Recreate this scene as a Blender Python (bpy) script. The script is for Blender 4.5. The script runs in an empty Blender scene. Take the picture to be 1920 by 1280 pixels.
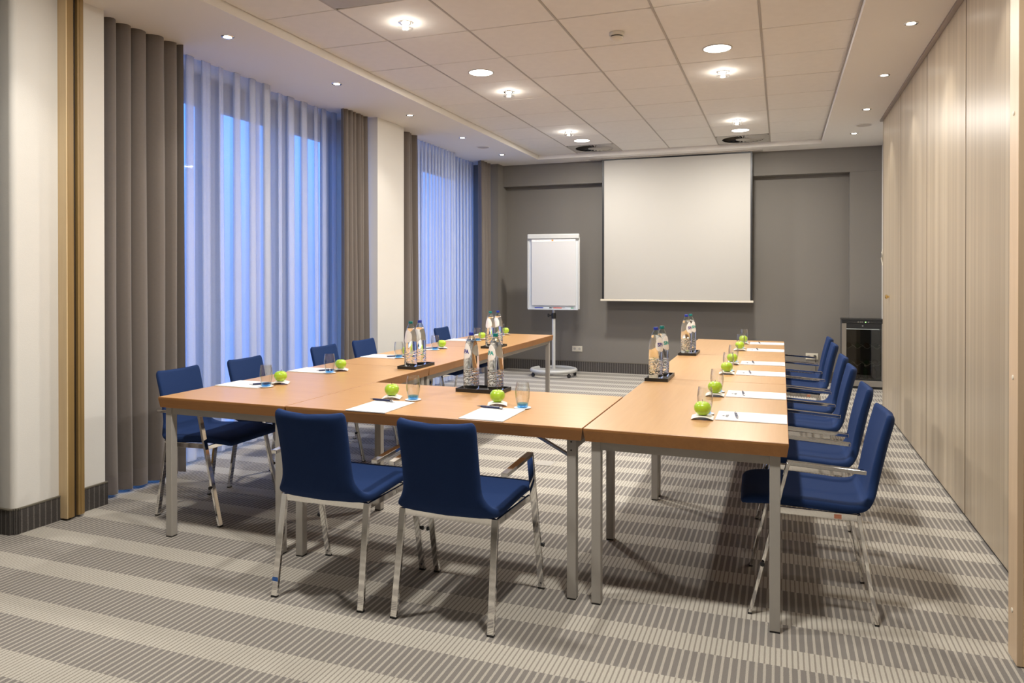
import bpy, bmesh, math, random
from mathutils import Vector, Matrix
PI = math.pi
sc = bpy.context.scene
COL = sc.collection

# ------------------------------------------------------------------ camera, world, exposure
cam_d = bpy.data.cameras.new('camera')
cam = bpy.data.objects.new('camera', cam_d)
COL.objects.link(cam)
cam.location = (0, 0, 1.39)
cam.rotation_euler = (PI / 2 - 0.005, 0, 0.35259)
cam_d.sensor_width = 36.0
cam_d.lens = 36.0 * 1371.3 / 1920.0
cam_d.shift_y = -(640 - 521.5) / 1920.0
cam_d.clip_start = 0.05
sc.camera = cam

sc.view_settings.view_transform = 'Standard'
sc.view_settings.look = 'None'
sc.view_settings.gamma = 1.0
sc.view_settings.use_curve_mapping = False
sc.view_settings.exposure = 0.0

LAMP = (1.0, 0.955, 0.885)          # warm white lamps
SPOT_W, BIG_W, GLASS_W = 17.0, 52.0, 26.0

world = bpy.data.worlds.new('dusk_sky')
sc.world = world
world.use_nodes = True
wn, wl = world.node_tree.nodes, world.node_tree.links
bg = wn['Background']
tc = wn.new('ShaderNodeTexCoord')
sp = wn.new('ShaderNodeSeparateXYZ')
rmp = wn.new('ShaderNodeValToRGB')
rmp.color_ramp.elements[0].position = 0.50
rmp.color_ramp.elements[0].color = (0.07, 0.19, 0.60, 1)
rmp.color_ramp.elements[1].position = 0.575
rmp.color_ramp.elements[1].color = (0.09, 0.33, 1.0, 1)
mp = wn.new('ShaderNodeMath'); mp.operation = 'MULTIPLY_ADD'
mp.inputs[1].default_value = 0.5; mp.inputs[2].default_value = 0.5
wl.new(tc.outputs['Generated'], sp.inputs[0])
wl.new(sp.outputs[2], mp.inputs[0])
wl.new(mp.outputs[0], rmp.inputs[0])
wl.new(rmp.outputs[0], bg.inputs[0])
bg.inputs[1].default_value = 2.5

# ------------------------------------------------------------------ materials
def newmat(name):
    m = bpy.data.materials.new(name)
    m.use_nodes = True
    nt = m.node_tree
    return m, nt.nodes, nt.links, nt.nodes['Principled BSDF']

def mth(N, L, op, a, b=None, c=None):
    n = N.new('ShaderNodeMath'); n.operation = op
    for i, v in enumerate((a, b, c)):
        if v is None: continue
        if isinstance(v, (int, float)): n.inputs[i].default_value = v
        else: L.new(v, n.inputs[i])
    return n.outputs[0]

def mixc(N, L, f, a, b, mode='MIX'):
    n = N.new('ShaderNodeMix'); n.data_type = 'RGBA'; n.blend_type = mode
    for s, v in ((0, f), (6, a), (7, b)):
        if isinstance(v, (int, float)): n.inputs[s].default_value = v
        elif isinstance(v, tuple): n.inputs[s].default_value = (*v[:3], 1)
        else: L.new(v, n.inputs[s])
    return n.outputs[2]

def simple(name, col, rough=0.5, metal=0.0, var=0.06, scale=30.0, bump=0.0, bscale=200.0, stretch=(1, 1, 1), sheen=0.0, coat=0.0, spec=None):
    m, N, L, b = newmat(name)
    t = N.new('ShaderNodeTexCoord')
    mp_ = N.new('ShaderNodeMapping'); mp_.inputs['Scale'].default_value = stretch
    L.new(t.outputs['Object'], mp_.inputs[0])
    nz = N.new('ShaderNodeTexNoise'); nz.inputs['Scale'].default_value = scale; nz.inputs['Detail'].default_value = 4
    L.new(mp_.outputs[0], nz.inputs[0])
    dk = tuple(c * (1 - var) for c in col); lt = tuple(min(1, c * (1 + var)) for c in col)
    L.new(mixc(N, L, nz.outputs[0], dk, lt), b.inputs['Base Color'])
    b.inputs['Roughness'].default_value = rough
    b.inputs['Metallic'].default_value = metal
    if sheen: b.inputs['Sheen Weight'].default_value = sheen
    if coat: b.inputs['Coat Weight'].default_value = coat
    if spec is not None: b.inputs['Specular IOR Level'].default_value = spec
    if bump:
        n2 = N.new('ShaderNodeTexNoise'); n2.inputs['Scale'].default_value = bscale; n2.inputs['Detail'].default_value = 3
        L.new(mp_.outputs[0], n2.inputs[0])
        bp = N.new('ShaderNodeBump'); bp.inputs['Strength'].default_value = bump; bp.inputs['Distance'].default_value = 0.002
        L.new(n2.outputs[0], bp.inputs['Height']); L.new(bp.outputs[0], b.inputs['Normal'])
    return m

def emis(name, col, st):
    m, N, L, b = newmat(name)
    b.inputs['Base Color'].default_value = (0.8, 0.8, 0.8, 1)
    b.inputs['Emission Color'].default_value = (*col, 1)
    b.inputs['Emission Strength'].default_value = st
    return m

def carpet(name):
    m, N, L, b = newmat(name)
    g = N.new('ShaderNodeNewGeometry')
    s = N.new('ShaderNodeSeparateXYZ'); L.new(g.outputs['Position'], s.inputs[0])
    X, Y = s.outputs[0], s.outputs[1]
    nz0 = N.new('ShaderNodeTexNoise'); nz0.inputs['Scale'].default_value = 260; nz0.inputs['Detail'].default_value = 2
    L.new(g.outputs['Position'], nz0.inputs[0])
    jit = mth(N, L, 'MULTIPLY_ADD', nz0.outputs[0], 0.006, -0.003)
    Xj = mth(N, L, 'ADD', X, jit)
    Yj = mth(N, L, 'ADD', Y, jit)
    yf = mth(N, L, 'FRACT', mth(N, L, 'MULTIPLY_ADD', Yj, 1 / 0.3327, -2.225 / 0.3327 + 20))
    isdark = mth(N, L, 'LESS_THAN', yf, 0.605)
    f1 = mth(N, L, 'FRACT', mth(N, L, 'MULTIPLY_ADD', Xj, 1 / 0.0285, 400))
    st1 = mth(N, L, 'LESS_THAN', f1, 0.33)
    f2 = mth(N, L, 'FRACT', mth(N, L, 'MULTIPLY_ADD', Xj, 1 / 0.0190, 400))
    st2 = mth(N, L, 'LESS_THAN', f2, 0.30)
    light, dark, lined = (0.52, 0.49, 0.425), (0.232, 0.215, 0.197), (0.30, 0.27, 0.235)
    light1 = (0.46, 0.425, 0.37)
    cd = mixc(N, L, st1, dark, light1)
    cl = mixc(N, L, st2, light, lined)
    c = mixc(N, L, isdark, cl, cd)
    nz = N.new('ShaderNodeTexNoise'); nz.inputs['Scale'].default_value = 420; nz.inputs['Detail'].default_value = 3
    L.new(g.outputs['Position'], nz.inputs[0])
    r = N.new('ShaderNodeMapRange'); r.inputs[1].default_value = 0.3; r.inputs[2].default_value = 0.7
    r.inputs[3].default_value = 0.72; r.inputs[4].default_value = 1.22
    L.new(nz.outputs[0], r.inputs[0])
    cc = N.new('ShaderNodeCombineXYZ')
    for i in range(3): L.new(r.outputs[0], cc.inputs[i])
    L.new(mixc(N, L, 1.0, c, cc.outputs[0], 'MULTIPLY'), b.inputs['Base Color'])
    b.inputs['Roughness'].default_value = 0.95
    b.inputs['Specular IOR Level'].default_value = 0.1
    bp = N.new('ShaderNodeBump'); bp.inputs['Strength'].default_value = 0.5; bp.inputs['Distance'].default_value = 0.004
    L.new(nz.outputs[0], bp.inputs['Height']); L.new(bp.outputs[0], b.inputs['Normal'])
    return m

def skirt_mat(name):
    m, N, L, b = newmat(name)
    g = N.new('ShaderNodeNewGeometry')
    s = N.new('ShaderNodeSeparateXYZ'); L.new(g.outputs['Position'], s.inputs[0])
    nz = N.new('ShaderNodeTexNoise'); nz.inputs['Scale'].default_value = 300
    L.new(g.outputs['Position'], nz.inputs[0])
    v = mth(N, L, 'ADD', s.outputs[0], s.outputs[1])
    v = mth(N, L, 'MULTIPLY_ADD', nz.outputs[0], 0.008, v)
    f = mth(N, L, 'FRACT', mth(N, L, 'MULTIPLY_ADD', v, 1 / 0.034, 400))
    st = mth(N, L, 'LESS_THAN', f, 0.2)
    base = mixc(N, L, nz.outputs[0], (0.035, 0.030, 0.028), (0.085, 0.075, 0.068))
    L.new(mixc(N, L, st, base, (0.15, 0.138, 0.124)), b.inputs['Base Color'])
    b.inputs['Roughness'].default_value = 0.95
    return m

def wood(name, c1, c2, axis='Y', rough=0.35, scale=1.0, line=0.35, coat=0.0):
    """fine straight grain running along the given axis (object space)"""
    m, N, L, b = newmat(name)
    t = N.new('ShaderNodeTexCoord')
    mp_ = N.new('ShaderNodeMapping')
    big, small = 60.0 * scale, 2.2 * scale
    mp_.inputs['Scale'].default_value = {'X': (small, big, big), 'Y': (big, small, big), 'Z': (big, big, small)}[axis]
    L.new(t.outputs['Object'], mp_.inputs[0])
    n1 = N.new('ShaderNodeTexNoise'); n1.inputs['Scale'].default_value = 1.0; n1.inputs['Detail'].default_value = 6
    n1.inputs['Distortion'].default_value = 0.6
    L.new(mp_.outputs[0], n1.inputs[0])
    mp2 = N.new('ShaderNodeMapping')
    mp2.inputs['Scale'].default_value = tuple(v * 0.12 for v in mp_.inputs['Scale'].default_value)
    L.new(t.outputs['Object'], mp2.inputs[0])
    n2 = N.new('ShaderNodeTexNoise'); n2.inputs['Scale'].default_value = 1.0; n2.inputs['Detail'].default_value = 3
    L.new(mp2.outputs[0], n2.inputs[0])
    r1 = N.new('ShaderNodeMapRange'); r1.inputs[1].default_value = 0.32; r1.inputs[2].default_value = 0.68
    L.new(n1.outputs[0], r1.inputs[0])
    f = mth(N, L, 'ADD', mth(N, L, 'MULTIPLY', r1.outputs[0], line), mth(N, L, 'MULTIPLY', n2.outputs[0], 1 - line))
    L.new(mixc(N, L, f, c1, c2), b.inputs['Base Color'])
    b.inputs['Roughness'].default_value = rough
    if coat: b.inputs['Coat Weight'].default_value = coat; b.inputs['Coat Roughness'].default_value = 0.2
    return m

def laminate(name):
    """pale veneer in vertical strips a few centimetres wide"""
    m, N, L, b = newmat(name)
    g = N.new('ShaderNodeNewGeometry')
    s = N.new('ShaderNodeSeparateXYZ'); L.new(g.outputs['Position'], s.inputs[0])
    v = mth(N, L, 'ADD', s.outputs[0], s.outputs[1])
    k = mth(N, L, 'FLOOR', mth(N, L, 'MULTIPLY', v, 1 / 0.042))
    wnz = N.new('ShaderNodeTexWhiteNoise'); wnz.noise_dimensions = '1D'
    L.new(k, wnz.inputs['W'])
    k2 = mth(N, L, 'FLOOR', mth(N, L, 'MULTIPLY', v, 1 / 0.013))
    wn2 = N.new('ShaderNodeTexWhiteNoise'); wn2.noise_dimensions = '1D'
    L.new(k2, wn2.inputs['W'])
    c = N.new('ShaderNodeCombineXYZ')
    L.new(mth(N, L, 'MULTIPLY', v, 90.0), c.inputs[0]); L.new(mth(N, L, 'MULTIPLY', s.outputs[2], 3.0), c.inputs[1])
    nz = N.new('ShaderNodeTexNoise'); nz.inputs['Scale'].default_value = 1.0; nz.inputs['Detail'].default_value = 5
    L.new(c.outputs[0], nz.inputs[0])
    f = mth(N, L, 'ADD', mth(N, L, 'MULTIPLY', wnz.outputs[0], 0.42), mth(N, L, 'MULTIPLY', wn2.outputs[0], 0.23))
    f = mth(N, L, 'ADD', f, mth(N, L, 'MULTIPLY', nz.outputs[0], 0.35))
    L.new(mixc(N, L, f, (0.33, 0.262, 0.185), (0.55, 0.46, 0.34)), b.inputs['Base Color'])
    b.inputs['Roughness'].default_value = 0.33
    b.inputs['Specular IOR Level'].default_value = 0.25
    return m

def thin_glass(name, tint=(0.97, 0.98, 0.98), refl=1.0, ior=1.5, edge=1.0):
    m = bpy.data.materials.new(name); m.use_nodes = True
    N, L = m.node_tree.nodes, m.node_tree.links
    N.clear()
    o = N.new('ShaderNodeOutputMaterial'); mx = N.new('ShaderNodeMixShader')
    lw = N.new('ShaderNodeLayerWeight'); lw.inputs[0].default_value = 0.5
    pw = N.new('ShaderNodeMath'); pw.operation = 'POWER'; pw.inputs[1].default_value = 3.0
    L.new(lw.outputs['Facing'], pw.inputs[0])
    fr = N.new('ShaderNodeMath'); fr.operation = 'MULTIPLY_ADD'; fr.inputs[1].default_value = 0.75; fr.inputs[2].default_value = 0.045
    L.new(pw.outputs[0], fr.inputs[0])
    tr = N.new('ShaderNodeBsdfTransparent')
    p2 = N.new('ShaderNodeMath'); p2.operation = 'POWER'; p2.inputs[1].default_value = 2.2
    L.new(lw.outputs['Facing'], p2.inputs[0])
    L.new(mixc(N, L, p2.outputs[0], tint, tuple(c * edge for c in tint)), tr.inputs[0])
    gl = N.new('ShaderNodeBsdfGlossy'); gl.inputs['Roughness'].default_value = 0.02
    gl.inputs[0].default_value = (refl, refl, refl, 1)
    L.new(fr.outputs[0], mx.inputs[0]); L.new(tr.outputs[0], mx.inputs[1]); L.new(gl.outputs[0], mx.inputs[2])
    L.new(mx.outputs[0], o.inputs[0])
    return m

def sheer_mat(name):
    m = bpy.data.materials.new(name); m.use_nodes = True
    N, L = m.node_tree.nodes, m.node_tree.links
    N.clear()
    o = N.new('ShaderNodeOutputMaterial')
    tr = N.new('ShaderNodeBsdfTransparent'); tr.inputs[0].default_value = (0.93, 0.96, 1.0, 1)
    df = N.new('ShaderNodeBsdfDiffuse')
    tl = N.new('ShaderNodeBsdfTranslucent')
    t = N.new('ShaderNodeTexCoord')
    nz = N.new('ShaderNodeTexNoise'); nz.inputs['Scale'].default_value = 90
    L.new(t.outputs['Object'], nz.inputs[0])
    c = mixc(N, L, nz.outputs[0], (0.86, 0.86, 0.88), (0.95, 0.95, 0.97))
    L.new(c, df.inputs[0]); L.new(c, tl.inputs[0])
    m1 = N.new('ShaderNodeMixShader'); m1.inputs[0].default_value = 0.42
    L.new(df.outputs[0], m1.inputs[1]); L.new(tl.outputs[0], m1.inputs[2])
    m2 = N.new('ShaderNodeMixShader'); m2.inputs[0].default_value = 0.40
    L.new(tr.outputs[0], m2.inputs[1]); L.new(m1.outputs[0], m2.inputs[2])
    L.new(m2.outputs[0], o.inputs[0])
    return m

def water_mat(name):
    """water filled bottle; the lower third of the glass is embossed"""
    m, N, L, b = newmat(name)
    b.inputs['Base Color'].default_value = (0.98, 1.0, 0.99, 1)
    b.inputs['Roughness'].default_value = 0.0
    b.inputs['IOR'].default_value = 1.34
    b.inputs['Transmission Weight'].default_value = 1.0
    t = N.new('ShaderNodeTexCoord')
    s = N.new('ShaderNodeSeparateXYZ'); L.new(t.outputs['Object'], s.inputs[0])
    v = N.new('ShaderNodeTexVoronoi'); v.inputs['Scale'].default_value = 75
    L.new(t.outputs['Object'], v.inputs[0])
    band = mth(N, L, 'MULTIPLY', mth(N, L, 'LESS_THAN', s.outputs[2], 0.112), mth(N, L, 'GREATER_THAN', s.outputs[2], 0.03))
    h = mth(N, L, 'MULTIPLY', v.outputs[0], band)
    bp = N.new('ShaderNodeBump'); bp.inputs['Strength'].default_value = 0.9; bp.inputs['Distance'].default_value = 0.004
    L.new(h, bp.inputs['Height']); L.new(bp.outputs[0], b.inputs['Normal'])
    return m

def apple_mat(name, blush):
    m, N, L, b = newmat(name)
    t = N.new('ShaderNodeTexCoord')
    nz = N.new('ShaderNodeTexNoise'); nz.inputs['Scale'].default_value = 28; nz.inputs['Detail'].default_value = 5
    L.new(t.outputs['Object'], nz.inputs[0])
    c = mixc(N, L, nz.outputs[0], (0.30, 0.50, 0.018), (0.46, 0.64, 0.05))
    n2 = N.new('ShaderNodeTexNoise'); n2.inputs['Scale'].default_value = 9
    L.new(t.outputs['Object'], n2.inputs[0])
    r = N.new('ShaderNodeMapRange'); r.inputs[1].default_value = 0.5; r.inputs[2].default_value = 0.75; r.inputs[4].default_value = blush
    L.new(n2.outputs[0], r.inputs[0])
    c = mixc(N, L, r.outputs[0], c, (0.62, 0.40, 0.05))
    v = N.new('ShaderNodeTexVoronoi'); v.inputs['Scale'].default_value = 190
    L.new(t.outputs['Object'], v.inputs[0])
    c = mixc(N, L, mth(N, L, 'MULTIPLY', mth(N, L, 'LESS_THAN', v.outputs[0], 0.12), 0.5), c, (0.66, 0.76, 0.30))
    L.new(c, b.inputs['Base Color'])
    b.inputs['Roughness'].default_value = 0.28
    return m

M = dict(
    carpet=carpet('striped_carpet'), skirt=skirt_mat('carpet_skirting'),
    skirtcap=simple('skirting_cap', (0.13, 0.115, 0.085), 0.6),
    white=simple('white_wallpaper', (0.71, 0.69, 0.645), 0.85, bump=0.25, bscale=160, stretch=(1, 1, 3), var=0.02, scale=3),
    grey=simple('taupe_wall_paint', (0.185, 0.170, 0.150), 0.85, var=0.03, scale=2, bump=0.1, bscale=250),
    plaster=simple('soffit_plaster', (0.79, 0.755, 0.70), 0.75, var=0.015, scale=2),
    tile=simple('ceiling_tile_board', (0.77, 0.73, 0.665), 0.85, var=0.05, scale=14, bump=0.3, bscale=120),
    runner=simple('grid_runner_paint', (0.42, 0.375, 0.32), 0.5),
    void=simple('dark_void', (0.10, 0.085, 0.07), 0.9),
    lam=laminate('partition_laminate'),
    edgewood=wood('pale_edge_wood', (0.58, 0.42, 0.27), (0.70, 0.53, 0.36), 'Z', 0.4),
    frontwood=wood('maple_door_wood', (0.66, 0.46, 0.25), (0.76, 0.57, 0.34), 'Z', 0.5),
    postlight=wood('post_light_wood', (0.55, 0.40, 0.22), (0.68, 0.52, 0.31), 'Z', 0.4),
    postdark=wood('post_brown_wood', (0.235, 0.145, 0.048), (0.31, 0.20, 0.075), 'Z', 0.4),
    beechX=wood('beech_top_x', (0.47, 0.245, 0.092), (0.58, 0.335, 0.145), 'X', 0.33),
    beechY=wood('beech_top_y', (0.42, 0.228, 0.086), (0.52, 0.308, 0.134), 'Y', 0.33),
    edgeX=wood('beech_edge_x', (0.27, 0.115, 0.032), (0.38, 0.17, 0.05), 'X', 0.4),
    edgeY=wood('beech_edge_y', (0.27, 0.115, 0.032), (0.38, 0.17, 0.05), 'Y', 0.4),
    alu=simple('grey_metal_paint', (0.40, 0.375, 0.34), 0.42, var=0.03),
    zinc=simple('zinc_steel', (0.55, 0.56, 0.57), 0.3, 0.9),
    chrome=simple('chrome', (0.78, 0.77, 0.755), 0.055, 1.0, var=0.02),
    blue=simple('navy_fabric', (0.0135, 0.034, 0.112), 0.85, var=0.18, scale=350, bump=0.2, bscale=700, spec=0.15),
    black=simple('black_plastic', (0.015, 0.015, 0.016), 0.4),
    orange=simple('salmon_tag', (0.55, 0.22, 0.13), 0.5),
    sticker=simple('blue_sticker', (0.02, 0.13, 0.5), 0.5),
    curtain=simple('taupe_curtain_cloth', (0.155, 0.132, 0.116), 0.85, var=0.06, scale=80, bump=0.15, bscale=500, sheen=0.2),
    hem=simple('taupe_curtain_hem', (0.165, 0.140, 0.128), 0.85, var=0.06, scale=80, bump=0.15, bscale=500, sheen=0.2),
    sheer=sheer_mat('sheer_voile'),
    frame=simple('window_frame_paint', (0.12, 0.13, 0.15), 0.5),
    pane=thin_glass('window_glass', (0.95, 0.97, 1.0)),
    glass=thin_glass('tumbler_glass', (0.975, 0.985, 0.99), edge=0.58),
    blueglass=thin_glass('blue_tinted_glass', (0.38, 0.74, 0.97), ior=1.5),
    bottleneck=thin_glass('bottle_glass', (0.93, 0.96, 0.95), edge=0.6),
    water=water_mat('filled_bottle_glass'),
    capblue=simple('royal_blue_cap', (0.015, 0.035, 0.32), 0.35),
    capteal=simple('teal_cap', (0.0, 0.16, 0.15), 0.35),
    label=simple('bottle_label_paper', (0.82, 0.80, 0.77), 0.55, var=0.02),
    inkblue=simple('blue_ink', (0.03, 0.03, 0.25), 0.5),
    inkteal=simple('teal_ink', (0.0, 0.32, 0.28), 0.5),
    inkgrey=simple('grey_ink', (0.05, 0.05, 0.06), 0.6),
    tray=simple('black_tray_lacquer', (0.018, 0.016, 0.014), 0.35, var=0.2, scale=40),
    paper=simple('white_paper', (0.72, 0.72, 0.73), 0.8, var=0.01),
    napkin=simple('ivory_napkin', (0.82, 0.79, 0.73), 0.7, var=0.02),
    pen=simple('navy_pen', (0.018, 0.024, 0.08), 0.3),
    silver=simple('silver_trim', (0.65, 0.65, 0.67), 0.2, 1.0),
    apple=apple_mat('green_apple_skin', 0.25), apple2=apple_mat('blushed_apple_skin', 0.85),
    stem=simple('apple_stem_brown', (0.09, 0.055, 0.02), 0.8),
    screen=simple('projection_fabric', (0.45, 0.428, 0.39), 0.9, var=0.005),
    flipgrey=simple('flipchart_grey', (0.50, 0.50, 0.48), 0.35),
    flipwhite=simple('whiteboard', (0.56, 0.59, 0.62), 0.3, var=0.01),
    pad=simple('flip_pad_paper', (0.55, 0.54, 0.53), 0.85, var=0.02, scale=4, bump=0.3, bscale=7),
    socket=simple('cream_socket', (0.66, 0.61, 0.50), 0.35),
    ivory=simple('ivory_plastic', (0.70, 0.64, 0.53), 0.4),
    vent=simple('vent_grey', (0.44, 0.41, 0.36), 0.5),
    ventdark=simple('vent_dark', (0.035, 0.03, 0.027), 0.7),
    steel=simple('brushed_steel', (0.42, 0.39, 0.35), 0.35, 0.85, stretch=(1, 1, 30)),
    dark=simple('cooler_interior', (0.06, 0.06, 0.058), 0.6),
    smoke=thin_glass('smoked_glass', (0.55, 0.54, 0.50)),
    wire=simple('rack_wire', (0.5, 0.5, 0.48), 0.3, 0.8),
    winegreen=simple('green_bottle', (0.01, 0.05, 0.02), 0.1),
    winedark=simple('brown_bottle', (0.05, 0.022, 0.012), 0.1),
    brass=simple('brass', (0.72, 0.52, 0.22), 0.25, 1.0),
    led=emis('green_led', (0.2, 1.0, 0.1), 2.0),
    lamp=emis('lamp_glow', (1.0, 0.94, 0.84), 14.0),
    diffuser=emis('downlight_diffuser', (1.0, 0.95, 0.86), 6.0),
    red=simple('red_marker', (0.5, 0.08, 0.04), 0.4), green=simple('green_marker', (0.03, 0.25, 0.12), 0.4),
    bluem=simple('blue_marker', (0.02, 0.04, 0.3), 0.4),
)
for k_, tr_ in (('glassdisc', thin_glass('lamp_glass', (0.95, 0.95, 0.95))),): M[k_] = tr_

# ------------------------------------------------------------------ mesh helpers
class MB:
    def __init__(self):
        self.v, self.f, self.mi, self.cur = [], [], [], 0
    def add(self, vs, fs):
        o = len(self.v)
        self.v += [tuple(p) for p in vs]
        self.f += [tuple(i + o for i in f) for f in fs]
        self.mi += [self.cur] * len(fs)
        return self
    def box(self, x0, x1, y0, y1, z0, z1):
        vs = [(x, y, z) for x in (x0, x1) for y in (y0, y1) for z in (z0, z1)]
        fs = [(0, 1, 3, 2), (4, 6, 7, 5), (0, 4, 5, 1), (2, 3, 7, 6), (0, 2, 6, 4), (1, 5, 7, 3)]
        return self.add(vs, fs)
    def bar(self, p, q, wdir, w, t):
        """rectangular bar from p to q, width w along wdir, thickness t"""
        p, q = Vector(p), Vector(q)
        d = (q - p).normalized(); a = Vector(wdir); a = (a - d * a.dot(d)).normalized(); b = d.cross(a)
        vs = []
        for c in (p, q):
            for s, u in ((-1, -1), (1, -1), (1, 1), (-1, 1)):
                vs.append(c + a * (s * w / 2) + b * (u * t / 2))
        return self.add(vs, [(3, 2, 1, 0), (4, 5, 6, 7), (0, 1, 5, 4), (1, 2, 6, 5), (2, 3, 7, 6), (3, 0, 4, 7)])
    def lathe(self, prof, c=(0, 0, 0), n=24, axis='Z', cap0=True, cap1=True):
        vs, fs = [], []
        for r, z in prof:
            for k in range(n):
                a = 2 * PI * k / n
                x, y = r * math.cos(a), r * math.sin(a)
                p = {'Z': (x, y, z), 'X': (z, x, y), 'Y': (y, z, x)}[axis]
                vs.append((p[0] + c[0], p[1] + c[1], p[2] + c[2]))
        for i in range(len(prof) - 1):
            for k in range(n):
                k2 = (k + 1) % n
                fs.append((i * n + k, i * n + k2, (i + 1) * n + k2, (i + 1) * n + k))
        if cap0: fs.append(tuple(range(n))[::-1])
        if cap1: fs.append(tuple((len(prof) - 1) * n + k for k in range(n)))
        return self.add(vs, fs)
    def tube(self, pts, r, n=10, closed=False):
        pts = [Vector(p) for p in pts]
        vs, fs = [], []
        m = len(pts)
        up = Vector((0, 0, 1))
        for i, p in enumerate(pts):
            if closed: d = pts[(i + 1) % m] - pts[i - 1]
            else: d = pts[min(i + 1, m - 1)] - pts[max(i - 1, 0)]
            d.normalize()
            a = up.cross(d)
            if a.length < 1e-3: a = Vector((1, 0, 0)).cross(d)
            a.normalize(); b = d.cross(a)
            for k in range(n):
                t = 2 * PI * k / n
                vs.append(p + a * (r * math.cos(t)) + b * (r * math.sin(t)))
        for i in range(m if closed else m - 1):
            i2 = (i + 1) % m
            for k in range(n):
                k2 = (k + 1) % n
                fs.append((i * n + k, i * n + k2, i2 * n + k2, i2 * n + k))
        if not closed:
            fs.append(tuple(range(n))[::-1]); fs.append(tuple((m - 1) * n + k for k in range(n)))
        return self.add(vs, fs)
    def rings(self, rings, cap0=True, cap1=True):
        n = len(rings[0]); vs = [p for r in rings for p in r]; fs = []
        for i in range(len(rings) - 1):
            for k in range(n):
                k2 = (k + 1) % n
                fs.append((i * n + k, i * n + k2, (i + 1) * n + k2, (i + 1) * n + k))
        if cap0: fs.append(tuple(range(n))[::-1])
        if cap1: fs.append(tuple((len(rings) - 1) * n + k for k in range(n)))
        return self.add(vs, fs)
    def grid(self, rows):
        n = len(rows[0]); vs = [p for r in rows for p in r]
        fs = [(i * n + k, i * n + k + 1, (i + 1) * n + k + 1, (i + 1) * n + k) for i in range(len(rows) - 1) for k in range(n - 1)]
        return self.add(vs, fs)
    def build(self, name, mats, parent=None, smooth=False, bevel=0.0, segs=2, flip=True):
        me = bpy.data.meshes.new(name)
        me.from_pydata(self.v, [], self.f)
        if not isinstance(mats, (list, tuple)): mats = [mats]
        for m in mats: me.materials.append(m)
        me.polygons.foreach_set('material_index', self.mi)
        bm = bmesh.new(); bm.from_mesh(me)
        if flip: bmesh.ops.recalc_face_normals(bm, faces=bm.faces)
        if bevel:
            ed = [e for e in bm.edges if len(e.link_faces) == 2 and e.calc_face_angle(0) > 0.6]
            bmesh.ops.bevel(bm, geom=ed, offset=bevel, segments=segs, affect='EDGES', profile=0.5, clamp_overlap=True)
        bm.to_mesh(me); bm.free()
        if smooth:
            me.polygons.foreach_set('use_smooth', [True] * len(me.polygons))
            if smooth != 'all':
                me.set_sharp_from_angle(angle=math.radians(smooth if smooth is not True else 40))
        ob = bpy.data.objects.new(name, me)
        COL.objects.link(ob)
        if parent is not None: ob.parent = parent
        return ob

def B(*boxes):
    m = MB()
    for b in boxes: m.box(*b)
    return m

def tag(o, label, cat, group=None, kind=None):
    o['label'] = label
    o['category'] = cat
    if group: o['group'] = group
    if kind: o['kind'] = kind
    return o

def struct(o):
    o['kind'] = 'structure'
    return o

def thing(name, loc, label, cat, group=None, rotz=0.0):
    o = bpy.data.objects.new(name, None)
    COL.objects.link(o)
    o.empty_display_size = 0.05
    o.location = loc; o.rotation_euler = (0, 0, rotz)
    return tag(o, label, cat, group)

def dup(root, loc, rotz, label, mats=None):
    """copy of a thing with copies of its parts and sub-parts (mesh data shared)"""
    def cp(o, par):
        c = o.copy(); COL.objects.link(c)
        if par is not None: c.parent = par
        for ch in o.children: cp(ch, c)
        return c
    r = cp(root, None)
    r.location = loc; r.rotation_euler = (0, 0, rotz)
    r['label'] = label
    return r

def text_mesh(s, size, fn=None, bold=0.0):
    cu = bpy.data.curves.new('letters', 'FONT')
    cu.body = s; cu.size = size; cu.align_x = 'CENTER'; cu.align_y = 'CENTER'; cu.offset = bold
    cu.resolution_u = 3
    ob = bpy.data.objects.new('letters', cu)
    COL.objects.link(ob)
    dg = bpy.context.evaluated_depsgraph_get(); dg.update()
    me = bpy.data.meshes.new_from_object(ob.evaluated_get(dg))
    bpy.data.objects.remove(ob)
    bm = bmesh.new(); bm.from_mesh(me)
    bmesh.ops.triangulate(bm, faces=bm.faces)
    if fn:
        for v in bm.verts: v.co = fn(v.co)
    bm.to_mesh(me); bm.free()
    me.materials.clear()
    return me

rng = random.Random(7)
ZS, ZT = 2.985, 3.04               # soffit and tile heights
XL, XR = -3.84, 0.985              # inner faces of the window piers and of the partition
YF = 10.05                         # face of the bulkhead on the far wall
YN = 10.20                         # back of the far-wall niche
YB = -4.0                          # wall behind the camera
# ------------------------------------------------------------------ floor, walls
struct(B((-4.8, 3.2, YB - 0.1, 10.6, -0.1, 0.0)).build('floor', M['carpet']))

# left wall: rounded pier, pier between the windows, end pier, and the outer wall with its openings
def pier_round(y0, y1, r=0.03):
    pts = []
    for k in range(7):
        a = -PI / 2 + (PI / 2) * k / 6
        pts.append((XL - r + r * math.cos(a), y0 + r + r * math.sin(a)))
    return [(-4.5, y0)] + pts + [(XL, y1), (-4.5, y1)]
mb = MB()
pl = pier_round(2.735, 3.30)
mb.rings([[(x, y, z) for x, y in pl] for z in (0.0, ZS)])
mb.box(-4.5, XL, 6.49, 7.04, 0, ZS)
mb.box(-4.5, XL, 9.84, 10.6, 0, ZS)
WX0, WX1 = -4.5, -4.35
HEAD, SILL = 2.80, 0.05
def outer(y0, y1, holes):
    mb.box(WX0, WX1, y0, y1, HEAD, ZT + 0.2)
    mb.box(WX0, WX1, y0, y1, 0, SILL)
    c = y0
    for a, b in holes + [(y1, y1)]:
        if a - c > 1e-4: mb.box(WX0, WX1, c, a, SILL, HEAD)
        c = b
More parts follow.
